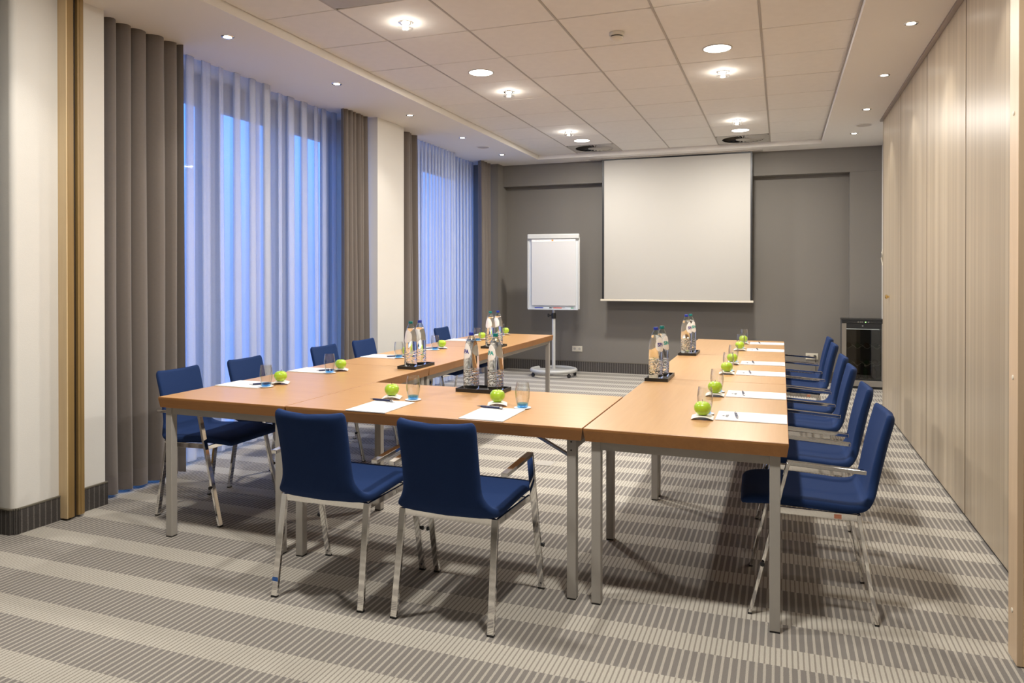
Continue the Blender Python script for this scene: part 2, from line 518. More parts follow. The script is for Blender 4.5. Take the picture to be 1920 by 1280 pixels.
W1 = [(3.36, 4.73), (4.84, 5.65), (5.74, 6.45)]
W2 = [(7.08, 8.36), (8.45, 9.80)]
W0 = []
mb.cur = 1
outer(3.30, 6.49, W1); outer(7.04, 9.84, W2); outer(0.0, 2.735, W0)
mb.cur = 0
mb.box(-4.5, XL, YB, 0.0, 0, ZS)
struct(mb.build('wall_left', [M['white'], simple('shaded_outer_wall', (0.11, 0.12, 0.15), 0.6)], smooth=35))  # second colour holds the dim bluish shade of the outer wall behind the sheers

def window(nm, holes):
    m = MB()
    for a, b in holes:
        for y in (a, b - 0.05): m.box(-4.46, -4.39, y, y + 0.05, SILL, HEAD)
        m.box(-4.46, -4.39, a, b, SILL, SILL + 0.06); m.box(-4.46, -4.39, a, b, HEAD - 0.05, HEAD)
    w = struct(m.build(nm, M['frame']))
    for a, b in holes:
        B((-4.43, -4.424, a + 0.04, b - 0.04, SILL + 0.05, HEAD - 0.04)).build('pane', M['pane'], w)
window('window_1', W1); window('window_2', W2)

# far wall: bulkhead and pilaster around a shallow niche
struct(B((-4.4, 1.4, YN, YN + 0.15, 0, 2.69),
         (-4.4, 1.4, YF, YN + 0.15, 2.675, ZT + 0.1),
         (0.806, 1.4, YF, YN + 0.15, 0, 2.676)).build('wall_far', M['grey'], bevel=0.004))
# end pier face beside the niche is painted taupe as well
struct(B((XL, XL + 0.006, 9.835, YN, 0.0, ZS), (-4.3, XL + 0.006, 9.832, 9.84, 0.0, ZS)).build('trim_1', M['grey']))
# side wall past the partition, walls around the part of the room behind the camera
struct(B((1.165, 1.35, 8.45, YF, 0, ZT + 0.1)).build('wall_right_far', M['white']))
struct(B((2.9, 3.0, YB, 3.2, 0, ZT + 0.1), (1.4, 3.0, 3.2, 3.3, 0, ZT + 0.1)).build('wall_right_near', M['white']))
struct(B((-4.5, 3.0, YB - 0.1, YB, 0, ZT + 0.1)).build('wall_near', M['white']))

# partition wall of tall laminate panels
part = struct(B((1.035, 1.16, 3.15, 8.45, 0.0, ZT + 0.1)).build('wall_right', M['void']))
js = [3.555, 4.80, 5.985, 7.225, 8.37]
js[0] = 3.20
for a, b in zip(js[:-1], js[1:]):
    p_ = B((XR, 1.03, a + 0.012, b - 0.012, 0.022, ZT + 0.05)).build('panel', M['lam'], part, bevel=0.002, segs=1)
seam = simple('dark_joint_strip', (0.11, 0.075, 0.04), 0.6)
for y in js[1:-1]: B((XR + 0.0015, 1.03, y - 0.0115, y + 0.0115, 0.022, ZT + 0.04)).build('joint_strip', seam, part)
B((XR + 0.01, 1.03, 3.2, 8.37, 0.0, 0.024)).build('bottom_seal', M['black'], part)
B((XR - 0.028, XR - 0.001, 3.2, 8.43, ZS - 0.015, ZT + 0.04)).build('ceiling_track', simple('track_paint', (0.36, 0.31, 0.27), 0.4), part)
B((XR - 0.001, 1.04, 8.37, 8.40, 0.022, ZT)).build('edge_profile', M['lam'], part)
mb = MB(); mb.lathe([(0.010, 0), (0.010, 0.012), (0.019, 0.016), (0.021, 0.030), (0.012, 0.036)], (0, 0, 0), 14, 'X')
kn = mb.build('knob', M['brass'], part, smooth=True); kn.rotation_euler = (0, 0, PI); kn.location = (XR, 7.93, 1.175)
pts = [(1.01, 8.402, 1.64), (0.995, 8.43, 1.645), (0.985, 8.445, 1.62), (0.982, 8.447, 1.56), (0.99, 8.44, 1.50), (1.0, 8.42, 1.455), (1.01, 8.402, 1.44)]
MB().tube(pts, 0.011, 8).build('pull_handle', M['ivory'], part, smooth='all')

# pocket door leaf that closes the partition's parking bay
pd = thing('pocket_door', (0.785, 3.04, 0), 'tall maple door leaf edge at the right border, in front of the laminate partition', 'door')
B((0.0, 0.02, 0.0, 0.105, 0.004, ZS - 0.003)).build('edge_strip', M['edgewood'], pd, bevel=0.001, segs=1)
B((0.0205, 0.90, -0.002, 0.10, 0.004, ZS - 0.003)).build('door_leaf', M['frontwood'], pd, bevel=0.001, segs=1)
for z in (0.18, 1.02, 1.97, 2.75):
    MB().lathe([(0.009, 0.0), (0.0085, 0.002), (0.004, 0.0035)], (0, 0, 0), 10, 'X').build('screw_cap', M['ivory'], pd, smooth=True)
    o = pd.children[-1]; o.rotation_euler = (0, 0, PI); o.location = (0, 0.055, z)

# grooved door post on the left pier
jp = thing('door_post', (XL, 3.0, 0), 'tall two-tone wooden partition post with dark grooves on the left white pier', 'post')
B((0.0005, 0.0655, -0.003, 0.004, 0.012, ZS - 0.003)).build('front_face', M['postlight'], jp)
B((0.0005, 0.066, 0.0045, 0.044, 0.012, ZS - 0.003)).build('front_stile', M['postdark'], jp, bevel=0.0015, segs=1)
B((0.0005, 0.048, 0.0445, 0.068, 0.012, ZS - 0.003), (0.048, 0.056, 0.0525, 0.0585, 0.012, ZS - 0.003)).build('groove_seal', simple('dark_brown_seal', (0.03, 0.018, 0.008), 0.5), jp)
B((0.0005, 0.066, 0.0685, 0.108, 0.012, ZS - 0.003), (0.066, 0.069, 0.083, 0.088, 0.012, ZS - 0.003)).build('rear_stile', M['postdark'], jp, bevel=0.0015, segs=1)

# carpet-covered skirtings
def skirting(nm, path, h=0.132, t=0.012):
    m = MB(); c = MB()
    for (x0, y0), (x1, y1) in zip(path[:-1], path[1:]):
        d = Vector((x1 - x0, y1 - y0, 0)); n = Vector((d.y, -d.x, 0)).normalized() * t
        o = d.normalized() * 0.0
        q = [(x0, y0), (x1, y1), (x1 + n.x, y1 + n.y), (x0 + n.x, y0 + n.y)]
        m.rings([[(x, y, z) for x, y in q] for z in (0.0, h)])
        q2 = [(x0, y0), (x1, y1), (x1 + n.x * 1.25, y1 + n.y * 1.25), (x0 + n.x * 1.25, y0 + n.y * 1.25)]
        c.rings([[(x, y, z) for x, y in q2] for z in (h, h + 0.007)])
    o = struct(m.build(nm, M['skirt']))
    c.build('cap', M['skirtcap'], o)
    return o
arc = [(XL - 0.03 + 0.03 * math.cos(a), 2.765 + 0.03 * math.sin(a)) for a in [-PI / 2 + PI / 2 * k / 6 for k in range(7)]]
skirting('baseboard_pier_near', [(-4.35, 2.735)] + arc + [(XL, 2.999)])
skirting('baseboard_pier_near_rear', [(XL, 3.109), (XL, 3.31)])
skirting('baseboard_pier_mid', [(XL, 6.485), (XL, 7.045)])
skirting('baseboard_far', [(XL + 0.006, 9.83), (XL + 0.006, YN), (0.806, YN), (0.806, YF), (1.165, YF)], h=0.142)

# ------------------------------------------------------------------ ceiling: soffit frame, tiles, runners
TX = [-3.165, -2.606, -1.988, -1.370, -0.752, -0.130, 0.458]
TY = [9.655, 9.08]
while TY[-1] > -1.8: TY.append(TY[-1] - 0.6465)
TY = TY[::-1]
TY0 = TY[0]
ceil = struct(B((-4.5, TX[0] - 0.002, YB, 10.4, ZS, ZT + 0.1), (TX[-1] + 0.002, XR - 0.03, YB, 10.4, ZS, ZT + 0.1),
                (XR - 0.03, 3.0, YB, 3.19, ZS, ZT + 0.1), (XR - 0.03, 1.2, 8.43, 10.4, ZS, ZT + 0.1),
                (TX[0] - 0.002, TX[-1] + 0.002, TY[-1] + 0.002, 10.4, ZS, ZT + 0.1),
                (TX[0] - 0.002, TX[-1] + 0.002, YB, TY0 - 0.002, ZS, ZT + 0.1)).build('ceiling', M['plaster']))
B((-4.6, 3.1, YB - 0.1, 10.6, ZT + 0.1, ZT + 0.2)).build('slab', M['void'], ceil)
tile_cache = {}
for i in range(len(TX) - 1):
    for j in range(len(TY) - 1):
        w, d = round(TX[i + 1] - TX[i] - 0.012, 4), round(TY[j + 1] - TY[j] - 0.009, 4)
        cell_vent = (i == 1 and j == len(TY) - 2) or (i == 4 and j == len(TY) - 2) or (i == 1 and abs(TY[j] - 3.263) < 0.2)
        if cell_vent: continue
        if (w, d) not in tile_cache:
            o = B((-w / 2, w / 2, -d / 2, d / 2, 0.0, 0.014)).build('ceiling_tile', M['tile'], ceil, bevel=0.003, segs=1)
            tile_cache[(w, d)] = o.data
        else:
            o = bpy.data.objects.new('ceiling_tile', tile_cache[(w, d)]); COL.objects.link(o); o.parent = ceil
        o.location = ((TX[i] + TX[i + 1]) / 2, (TY[j] + TY[j + 1]) / 2, ZT + rng.uniform(-0.0006, 0.0012))
        o.rotation_euler = (rng.uniform(-1, 1) * 0.0012, rng.uniform(-1, 1) * 0.0012, 0)
for k, x in enumerate(TX[1:-1]):
    B((x - 0.0065, x + 0.0065, TY0, TY[-1], ZT - 0.0015, ZT + 0.01)).build('grid_runner', M['runner'], ceil)
B((TX[-1] - 0.012, TX[-1], TY0, TY[-1], ZT - 0.012, ZT + 0.01)).build('edge_angle', M['runner'], ceil)

# ------------------------------------------------------------------ ceiling fittings
def spot(parent, e, ang, blend, r=0.03, z=-0.012, tilt=None):
    l = bpy.data.lights.new('lamp_light', 'SPOT'); l.energy = e; l.color = LAMP
    l.spot_size = math.radians(ang); l.spot_blend = blend; l.shadow_soft_size = r
    o = bpy.data.objects.new('lamp_light', l); COL.objects.link(o); o.parent = parent; o.location = (0, 0, z)
    return o
def disk(parent, e, d, z=-0.02):
    l = bpy.data.lights.new('lamp_light', 'AREA'); l.shape = 'DISK'; l.size = d; l.energy = e; l.color = LAMP
    o = bpy.data.objects.new('lamp_light', l); COL.objects.link(o); o.parent = parent; o.location = (0, 0, z)
    return o
def ordinal(k): return ['nearest', 'second', 'third', 'fourth', 'fifth', 'sixth', 'seventh'][k]

def make_spot(loc, label):
    t = thing('recessed_spotlight', loc, label, 'spotlight', 'recessed spotlights in the soffits')
    MB().lathe([(0.028, 0.004), (0.029, -0.003), (0.040, -0.005), (0.044, -0.001), (0.044, 0.003)], n=24, cap0=False, cap1=False).build('trim_ring', M['chrome'], t, smooth=True)
    MB().lathe([(0.0275, 0.0005), (0.020, -0.004), (0.008, -0.006)], n=20).build('bulb', M['lamp'], t, smooth=True)
    spot(t, SPOT_W, 76, 0.6)
    return t
ys = [9.096 - 1.285 * k for k in range(8)]
names_l = {4: 'nearest spotlight in view', 3: 'second nearest spotlight', 2: 'third nearest spotlight', 1: 'fourth nearest spotlight', 0: 'farthest spotlight'}
first = None
for side, x, txt in (('l', -3.49, 'in the left soffit above the curtains'), ('r', 0.772, 'in the right soffit along the laminate partition')):
    for k, y in enumerate(ys):
        if side == 'r' and k > 3: nm = 'chrome ringed spotlight out of frame in the right soffit, the %s one behind' % ordinal(k - 4)
        elif side == 'r': nm = {3: 'nearest', 2: 'second nearest', 1: 'third nearest', 0: 'farthest'}[k] + ' chrome ringed spotlight in view ' + txt
        elif k in names_l: nm = 'chrome ringed ' + names_l[k] + ' ' + txt
        else: nm = 'chrome ringed spotlight out of frame in the left soffit, the %s one behind' % ordinal(k - 5)
        if first is None: first = make_spot((x, y, ZS), nm)
        else: dup(first, (x, y, ZS), 0, nm)

def make_big(loc, label):
    t = thing('round_downlight', loc, label, 'downlight', 'round downlights in the tile ceiling')
    MB().lathe([(0.096, 0.002), (0.098, -0.004), (0.106, -0.003), (0.107, 0.001)], n=32, cap0=False, cap1=False).build('rim', M['runner'], t, smooth=True)
    MB().lathe([(0.0955, -0.0015), (0.05, -0.004), (0.01, -0.0045)], n=32).build('diffuser', M['diffuser'], t, smooth=True)
    disk(t, BIG_W, 0.19, -0.012)
    return t
bl = None
for x, y, nm in ((-2.305, 5.53, 'near left'), (-2.305, 8.757, 'far left'), (-0.44, 5.535, 'near right'), (-0.44, 8.757, 'far right'),
                 (-2.305, 2.30, 'out of frame left'), (-0.44, 2.30, 'out of frame right')):
    nm = 'large round white downlight, the %s one in the tile ceiling' % nm
    if bl is None: bl = make_big((x, y, ZT), nm)
    else: dup(bl, (x, y, ZT), 0, nm)

def make_glass(loc, label):
    t = thing('glass_spotlight', loc, label, 'spotlight', 'glass disc spotlights in the tile ceiling')
    MB().lathe([(0.030, 0.002), (0.030, -0.004), (0.046, -0.006), (0.047, 0.001)], n=24, cap0=False, cap1=False).build('collar', M['chrome'], t, smooth=True)
    MB().lathe([(0.0255, -0.0005), (0.02, -0.012), (0.008, -0.016)], n=20).build('bulb', M['lamp'], t, smooth=True)
    MB().lathe([(0.034, -0.017), (0.050, -0.017), (0.052, -0.021), (0.052, -0.036), (0.050, -0.040), (0.034, -0.040), (0.034, -0.017)], n=28, cap0=False, cap1=False).build('glass_ring', M['glassdisc'], t, smooth=True)
    for a in (0.5, 2.6, 4.7): 
        MB().lathe([(0.003, -0.004), (0.003, -0.0175)], (0.041 * math.cos(a), 0.041 * math.sin(a), 0), 8).build('standoff', M['chrome'], t)
    spot(t, GLASS_W, 120, 0.8, 0.03, -0.045)
    l = bpy.data.lights.new('ring_light', 'POINT'); l.energy = 3.2; l.color = LAMP; l.shadow_soft_size = 0.02
    o = bpy.data.objects.new('ring_light', l); COL.objects.link(o); o.parent = t; o.location = (0, 0, -0.028)
    return t
gl = None
for x, y, nm in ((-2.31, 4.26, 'nearest left'), (-2.31, 6.195, 'middle left'), (-2.31, 8.17, 'far left'), (-0.447, 6.185, 'near right'), (-0.447, 8.19, 'far right'),
                 (-0.447, 4.26, 'overhead right')):
    nm = 'small halogen spotlight behind a glass ring, the %s one in the tile ceiling' % nm
    if gl is None: gl = make_glass((x, y, ZT), nm)
    else: dup(gl, (x, y, ZT), 0, nm)

# swirl diffusers
def make_vent(loc, label, sx=0.605, sy=0.555):
    t = thing('swirl_diffuser', loc, label, 'air vent', 'swirl air diffusers in the tile ceiling')
    m = MB()
    n = 48
    sq = []
    for k in range(n):
        a = 2 * PI * k / n
        c, s = math.cos(a), math.sin(a)
        f = min(sx / 2 / max(abs(c), 1e-6), sy / 2 / max(abs(s), 1e-6))
        sq.append((c * f, s * f, 0.0))
    m.grid([sq + [sq[0]], [(0.245 * math.cos(2 * PI * k / n), 0.245 * math.sin(2 * PI * k / n), 0.0) for k in range(n + 1)]])
    fp = m.build('face_plate', M['vent'], t)
    B((-sx / 2, sx / 2, -sy / 2, sy / 2, 0.0165, 0.0185)).build('plenum', M['ventdark'], t)
    MB().lathe([(0.085, 0.0), (0.08, -0.004), (0.02, -0.005)], n=24).build('hub', M['vent'], t, smooth=True)
    for k in range(28):
        a = 2 * PI * k / 28
        b = MB()
        c, s = math.cos(a), math.sin(a)
        w0, w1 = 0.013, 0.034
        tx, ty = -s, c
        vs = []
        for r, w in ((0.08, w0), (0.247, w1)):
            for sg, zz in ((0.5, 0.0), (-0.5, 0.015)):
                vs.append((c * r + tx * w * sg, s * r + ty * w * sg, zz))
        b.add(vs, [(0, 1, 3, 2)])
        b.build('blade', M['vent'], t)
    return t
v0 = make_vent(((TX[1] + TX[2]) / 2, (TY[-1] + TY[-2]) / 2, ZT), 'square swirl air diffuser at the far left of the tile ceiling')
dup(v0, ((TX[4] + TX[5]) / 2, (TY[-1] + TY[-2]) / 2, ZT), 0, 'square swirl air diffuser at the far right of the tile ceiling, behind the round downlight')
jn = min(range(len(TY) - 1), key=lambda j: abs(TY[j] - 3.263))
make_vent(((TX[1] + TX[2]) / 2, (TY[jn] + TY[jn + 1]) / 2, ZT), 'square swirl air diffuser cut by the top border of the picture', 0.605, 0.64)

sd = thing('smoke_detector', (-1.058, 4.946, ZT), 'round ivory smoke detector with a dark slot on the tile ceiling', 'smoke detector')
MB().lathe([(0.052, 0.0), (0.052, -0.012), (0.049, -0.022)], n=28).build('base', M['ivory'], sd, smooth=True)
MB().lathe([(0.040, -0.022), (0.040, -0.030)], n=28).build('slot', M['black'], sd, smooth=True)
MB().lathe([(0.044, -0.030), (0.043, -0.042), (0.034, -0.050), (0.01, -0.052)], n=28).build('cover', M['ivory'], sd, smooth=True)
def ceiling_speaker(loc, label):
    t = thing('ceiling_speaker', loc, label, 'speaker', 'flush ceiling speakers in the soffits')
    MB().lathe([(0.075, -0.001), (0.078, -0.006), (0.088, -0.004), (0.090, 0.001)], n=32, cap0=False, cap1=False).build('rim', M['plaster'], t, smooth=True)
    MB().lathe([(0.075, -0.002), (0.04, -0.004), (0.01, -0.0045)], n=32).build('grille', simple('speaker_grille', (0.50, 0.45, 0.40), 0.6, bump=0.6, bscale=900), t, smooth=True)
ceiling_speaker((-3.505, 8.48, ZS), 'round flush ceiling speaker in the left soffit, between two spotlights')
ceiling_speaker((0.825, 8.62, ZS), 'round flush ceiling speaker in the right soffit, near the partition')

# ------------------------------------------------------------------ curtains
def cloth(nm, y0, y1, xc, z0, z1, folds, amp, over, mat, label, group, seed, flare=(0.0, 0.0), hem=None, rows=14, per=12, cat='curtain'):
    r = random.Random(seed)
    ws = [r.uniform(0.45, 1.9) for _ in range(folds)]
    tot = sum(ws); am = [r.uniform(0.6, 1.25) for _ in range(folds + 1)]; ov = [r.uniform(0.4, 1.5) for _ in range(folds + 1)]
    dr = [r.uniform(-1, 1) for _ in range(folds + 1)]
    def row(z):
        u = (z1 - z) / (z1 - z0)
        out = []; s = 0.0
        for i, w in enumerate(ws):
            for k in range(per):
                f = k / per
                a = am[i] * (1 - f) + am[i + 1] * f
                o = ov[i] * (1 - f) + ov[i + 1] * f
                d = dr[i] * (1 - f) + dr[i + 1] * f
                ss = (s + w * f) / tot
                L0, L1 = y0 + flare[0] * u, y1 + flare[1] * u
                env = min(1.0, ss * folds * 1.0, (1 - ss) * folds * 1.0)
                ph = 2 * PI * f
                y = L0 + (L1 - L0) * ss + env * (over * o * math.sin(ph) + 0.012 * d * math.sin(u * 3.0 + i) * u)
                x = xc + amp * a * (0.75 + 0.25 * u) * math.cos(ph) + 0.01 * math.sin(u * 4 + i * 1.7) * u
                out.append((x, y, z))
            s += w
        out.append((xc + amp * am[-1] * (0.75 + 0.25 * u), y1 + flare[1] * u, z))
        return out
    zs = [z0 + (z1 - z0) * (k / (rows - 1)) for k in range(rows)]
    if hem:
        zh = z0 + hem
        o = MB().grid([row(zh + (z1 - zh) * k / (rows - 1)) for k in range(rows)]).build(nm, mat[0], smooth='all', flip=False)
        MB().grid([row(z0), row((z0 + zh) / 2), row(zh)]).build('hem', mat[1], o, smooth='all', flip=False)
    else:
        o = MB().grid([row(z) for z in zs]).build(nm, mat, smooth='all', flip=False)
    tag(o, label, cat, group)
    return o
def sheer(y0, y1, xc, z0, z1, label, seed, wide=(0.05, 0.10), deep=(0.03, 0.09), rows=9):
    r = random.Random(seed)
    pts = [(0.0, 0.0)]                      # (y, x) walked along the cloth
    y = 0.0
    fold_id = []
    while y < (y1 - y0) - 0.03:
        w = r.uniform(*wide)                # a flat stretch, one layer thick
        b = r.uniform(-0.012, 0.012)
        for k in range(1, 5):
            pts.append((y + w * k / 4, b * math.sin(PI * k / 4)))
        y += w
        g = r.uniform(*deep)                # a fold lying back on itself, three layers deep
        lay = r.choice((3, 5, 5))
        for k in range(1, 4 * lay + 1):
            f = k / (4 * lay)
            t_ = f * lay
            q = int(min(t_, lay - 1e-6)); yy = (t_ - q) if q % 2 == 0 else 1 - (t_ - q)
            pts.append((y + g * (0.04 + 0.92 * yy) if k < 4 * lay else y + g, 0.034 * math.sin(PI * f) + 0.010 * math.sin(lay * PI * f)))
        y += g
    sc_ = (y1 - y0) / y
    rws = []
    for i in range(rows):
        u = i / (rows - 1)
        rws.append([(xc + x * (0.8 + 0.35 * u), y0 + yy * sc_ + 0.010 * u * math.sin(3.1 * yy * 9 + 2.0 * u + seed), z1 + (z0 - z1) * u) for yy, x in pts])
    o = MB().grid(rws).build('sheer_curtain', M['sheer'], smooth='all', flip=False)
    tag(o, label, 'curtain', 'white sheer curtains at the windows')
    return o
HV = (M['curtain'], M['hem'])
g1 = 'heavy taupe curtains at the windows'
cloth('heavy_curtain', 3.335, 3.985, -3.945, 0.02, ZT, 6, 0.055, 0.022, HV, 'widest taupe heavy curtain, gathered beside the left wooden post', g1, 3, flare=(0.0, 0.0), hem=0.11)
cloth('heavy_curtain', 6.02, 6.44, -3.955, 0.02, ZT, 6, 0.045, 0.018, HV, 'taupe heavy curtain gathered left of the white pier between the windows', g1, 5, flare=(0.0, 0.03), hem=0.11)
cloth('heavy_curtain', 7.07, 7.50, -3.955, 0.02, ZT, 4, 0.05, 0.02, HV, 'narrow taupe heavy curtain right of the white pier between the windows', g1, 8, flare=(0.0, 0.03), hem=0.11)
cloth('heavy_curtain', 9.42, 9.80, -3.955, 0.02, ZT, 5, 0.045, 0.018, HV, 'taupe heavy curtain in the far left corner, behind the flipchart', g1, 9, hem=0.11)
cloth('heavy_curtain', 2.05, 2.66, -3.955, 0.02, ZT, 5, 0.05, 0.02, HV, 'taupe heavy curtain at the left border, before the rounded pier', g1, 12, hem=0.11)
sheer(3.90, 5.10, -4.075, 0.03, ZT, 'sheer white curtain, left panel of the near window', 21, (0.05, 0.11), (0.05, 0.12))
sheer(4.92, 6.22, -4.165, 0.03, ZT, 'sheer white curtain, right panel of the near window', 22, (0.05, 0.11), (0.05, 0.12))
sheer(7.48, 8.75, -4.045, 0.03, ZT, 'sheer white curtain, left panel of the far window', 23, (0.03, 0.07), (0.03, 0.07))
sheer(8.60, 9.60, -4.14, 0.03, ZT, 'sheer white curtain, right panel of the far window', 24, (0.03, 0.07), (0.03, 0.07))

# ------------------------------------------------------------------ tables
TH, TT = 0.744, 0.055
def table(nm, x0, x1, y0, y1, grain, label, folding=False, shade=0):
    t = thing(nm, ((x0 + x1) / 2, (y0 + y1) / 2, 0), label, 'table', 'wooden meeting tables set in a U')
    hx, hy = (x1 - x0) / 2 - 0.001, (y1 - y0) / 2 - 0.001
    m = MB()
    u = 0.007
    prof = [(u, TH - TT), (0.0, TH - 0.010), (0.0, TH - 0.002), (0.0018, TH)]
    m.rings([[(-hx + i, -hy + i, z), (hx - i, -hy + i, z), (hx - i, hy - i, z), (-hx + i, hy - i, z)] for i, z in prof])
    m.mi = [1] * len(m.f); m.mi[-1] = 0
    for q in range(8, 12): m.mi[q] = 0 if q >= 12 else 1
    m.build('tabletop', [M['beech' + grain], M['edge' + grain]], t)
    L = 0.040
    zt = TH - TT - 0.0005
    ix, iy = (0.030, 0.020) if not folding else (0.035, 0.010)
    lx, ly = hx - ix - L / 2, hy - iy - L / 2
    if folding: ly = hy - 0.03 - L / 2
    for sx in (-1, 1):
        for sy in (-1, 1):
            leg = B((sx * lx - L / 2, sx * lx + L / 2, sy * ly - L / 2, sy * ly + L / 2, 0.006, zt)).build('leg', M['alu'], t, bevel=0.002, segs=1)
            B((sx * lx - L / 2 + 0.001, sx * lx + L / 2 - 0.001, sy * ly - L / 2 + 0.001, sy * ly + L / 2 - 0.001, 0.0, 0.006)).build('foot_cap', M['black'], leg)
            if folding:
                for z in (zt - 0.012, zt - 0.048):
                    MB().lathe([(0.004, 0), (0.003, 0.002)], (sx * lx, 0, z), 8, 'Y').build('rivet', M['black'], leg)
                    leg.children[-1].location = (0, sy * (ly + L / 2) if sy > 0 else -ly - L / 2 - 0.002, 0)
    h = 0.036
    if not folding:
        for sy in (-1, 1): B((-lx + L / 2, lx - L / 2, sy * ly - 0.015, sy * ly + 0.015, zt - h, zt)).build('apron', M['alu'], t)
        for sx in (-1, 1): B((sx * lx - 0.015, sx * lx + 0.015, -ly + L / 2, ly - L / 2, zt - h, zt)).build('apron', M['alu'], t)
    else:
        for sx in (-1, 1):
            B((sx * lx - 0.012, sx * lx + 0.012, -ly + L / 2, ly - L / 2, zt - 0.05, zt - 0.02)).build('crossbar', M['alu'], t)
            for sy in (-1, 1):
                MB().bar((sx * (lx - 0.015), sy * ly, zt - 0.075), (sx * (lx - 0.17), sy * (ly - 0.02), zt - 0.004), (0, 1, 0), 0.022, 0.010).build('folding_brace', M['zinc'], t)
    return t
XA, XBm, XC, XD = -3.092, -2.288, -0.781, 0.030
table('meeting_table', XC, XD, 2.985, 4.585, 'Y', 'beech table nearest the camera in the right row, grey square legs')
table('meeting_table', XC, XD, 4.587, 6.085, 'Y', 'beech table in the middle of the right row')
table('meeting_table', XC, XD, 6.087, 7.535, 'Y', 'beech table at the far end of the right row')
table('meeting_table', XA, XBm, 2.980, 4.560, 'X', 'beech table nearest the camera in the left row, by the curtains')
table('meeting_table', XA, XBm, 4.562, 6.020, 'X', 'beech table in the middle of the left row')
table('meeting_table', XA, XBm, 6.022, 7.500, 'X', 'beech table at the far end of the left row, before the flipchart')
table('folding_table', XBm + 0.003, XC - 0.003, 2.985, 3.835, 'X', 'beech folding table joining the two rows at the front, two chairs before it', folding=True)

# ------------------------------------------------------------------ chairs
def shell_ring(p, nrm, w, t, dish, n=28, dip=0.0):
    """rounded slab section; p centre (y,z), nrm unit normal (y,z) on the sitting side"""
    out = []
    for k in range(n):
        a = 2 * PI * k / n
        c, s = math.cos(a), math.sin(a)
        x = w * math.copysign(abs(c) ** 0.28, c)
        h = t / 2 * math.copysign(abs(s) ** 0.55, s)
        q = (x / max(w, 1e-4))
        off = h - dish * (1 - q * q) + dish * 0.5
        out.append((x, p[0] + nrm[0] * off, p[1] + nrm[1] * off - dip * (1 - q * q)))
    return out
def spline(pts, m):
    out = []
    P = [pts[0]] + list(pts) + [pts[-1]]
    for i in range(1, len(P) - 2):
        for k in range(m):
            t = k / m
            r = []
            for d in range(len(pts[0])):
                a, b, c, e = P[i - 1][d], P[i][d], P[i + 1][d], P[i + 2][d]
                r.append(0.5 * (2 * b + (c - a) * t + (2 * a - 5 * b + 4 * c - e) * t * t + (3 * b - a - 3 * c + e) * t ** 3))
            out.append(tuple(r))
    out.append(tuple(pts[-1]))
    return out
# y, z, half width, thickness, dish
PROFILE = [(0.268, 0.436, 0.205, 0.020, 0.0), (0.262, 0.447, 0.216, 0.036, 0.0), (0.22, 0.456, 0.224, 0.046, 0.004), (0.10, 0.458, 0.226, 0.050, 0.010),
           (-0.05, 0.450, 0.225, 0.050, 0.012), (-0.145, 0.447, 0.224, 0.048, 0.010), (-0.195, 0.459, 0.216, 0.045, 0.010), (-0.222, 0.492, 0.190, 0.042, 0.012),
           (-0.236, 0.535, 0.171, 0.040, 0.016), (-0.252, 0.61, 0.167, 0.040, 0.024), (-0.274, 0.71, 0.168, 0.038, 0.026), (-0.294, 0.786, 0.170, 0.035, 0.028),
           (-0.299, 0.812, 0.166, 0.030, 0.028), (-0.301, 0.822, 0.155, 0.016, 0.028)]
STN = spline(PROFILE, 3)
def ring_at(i):
    a, b = STN[max(i - 1, 0)], STN[min(i + 1, len(STN) - 1)]
    d = Vector((b[0] - a[0], b[1] - a[1])).normalized()
    nrm = (d.y, -d.x)
    s = STN[i]
    return shell_ring((s[0], s[1]), nrm, s[2], s[3], s[4], dip=max(0.0, (s[1] - 0.6) / 0.22) * 0.006)
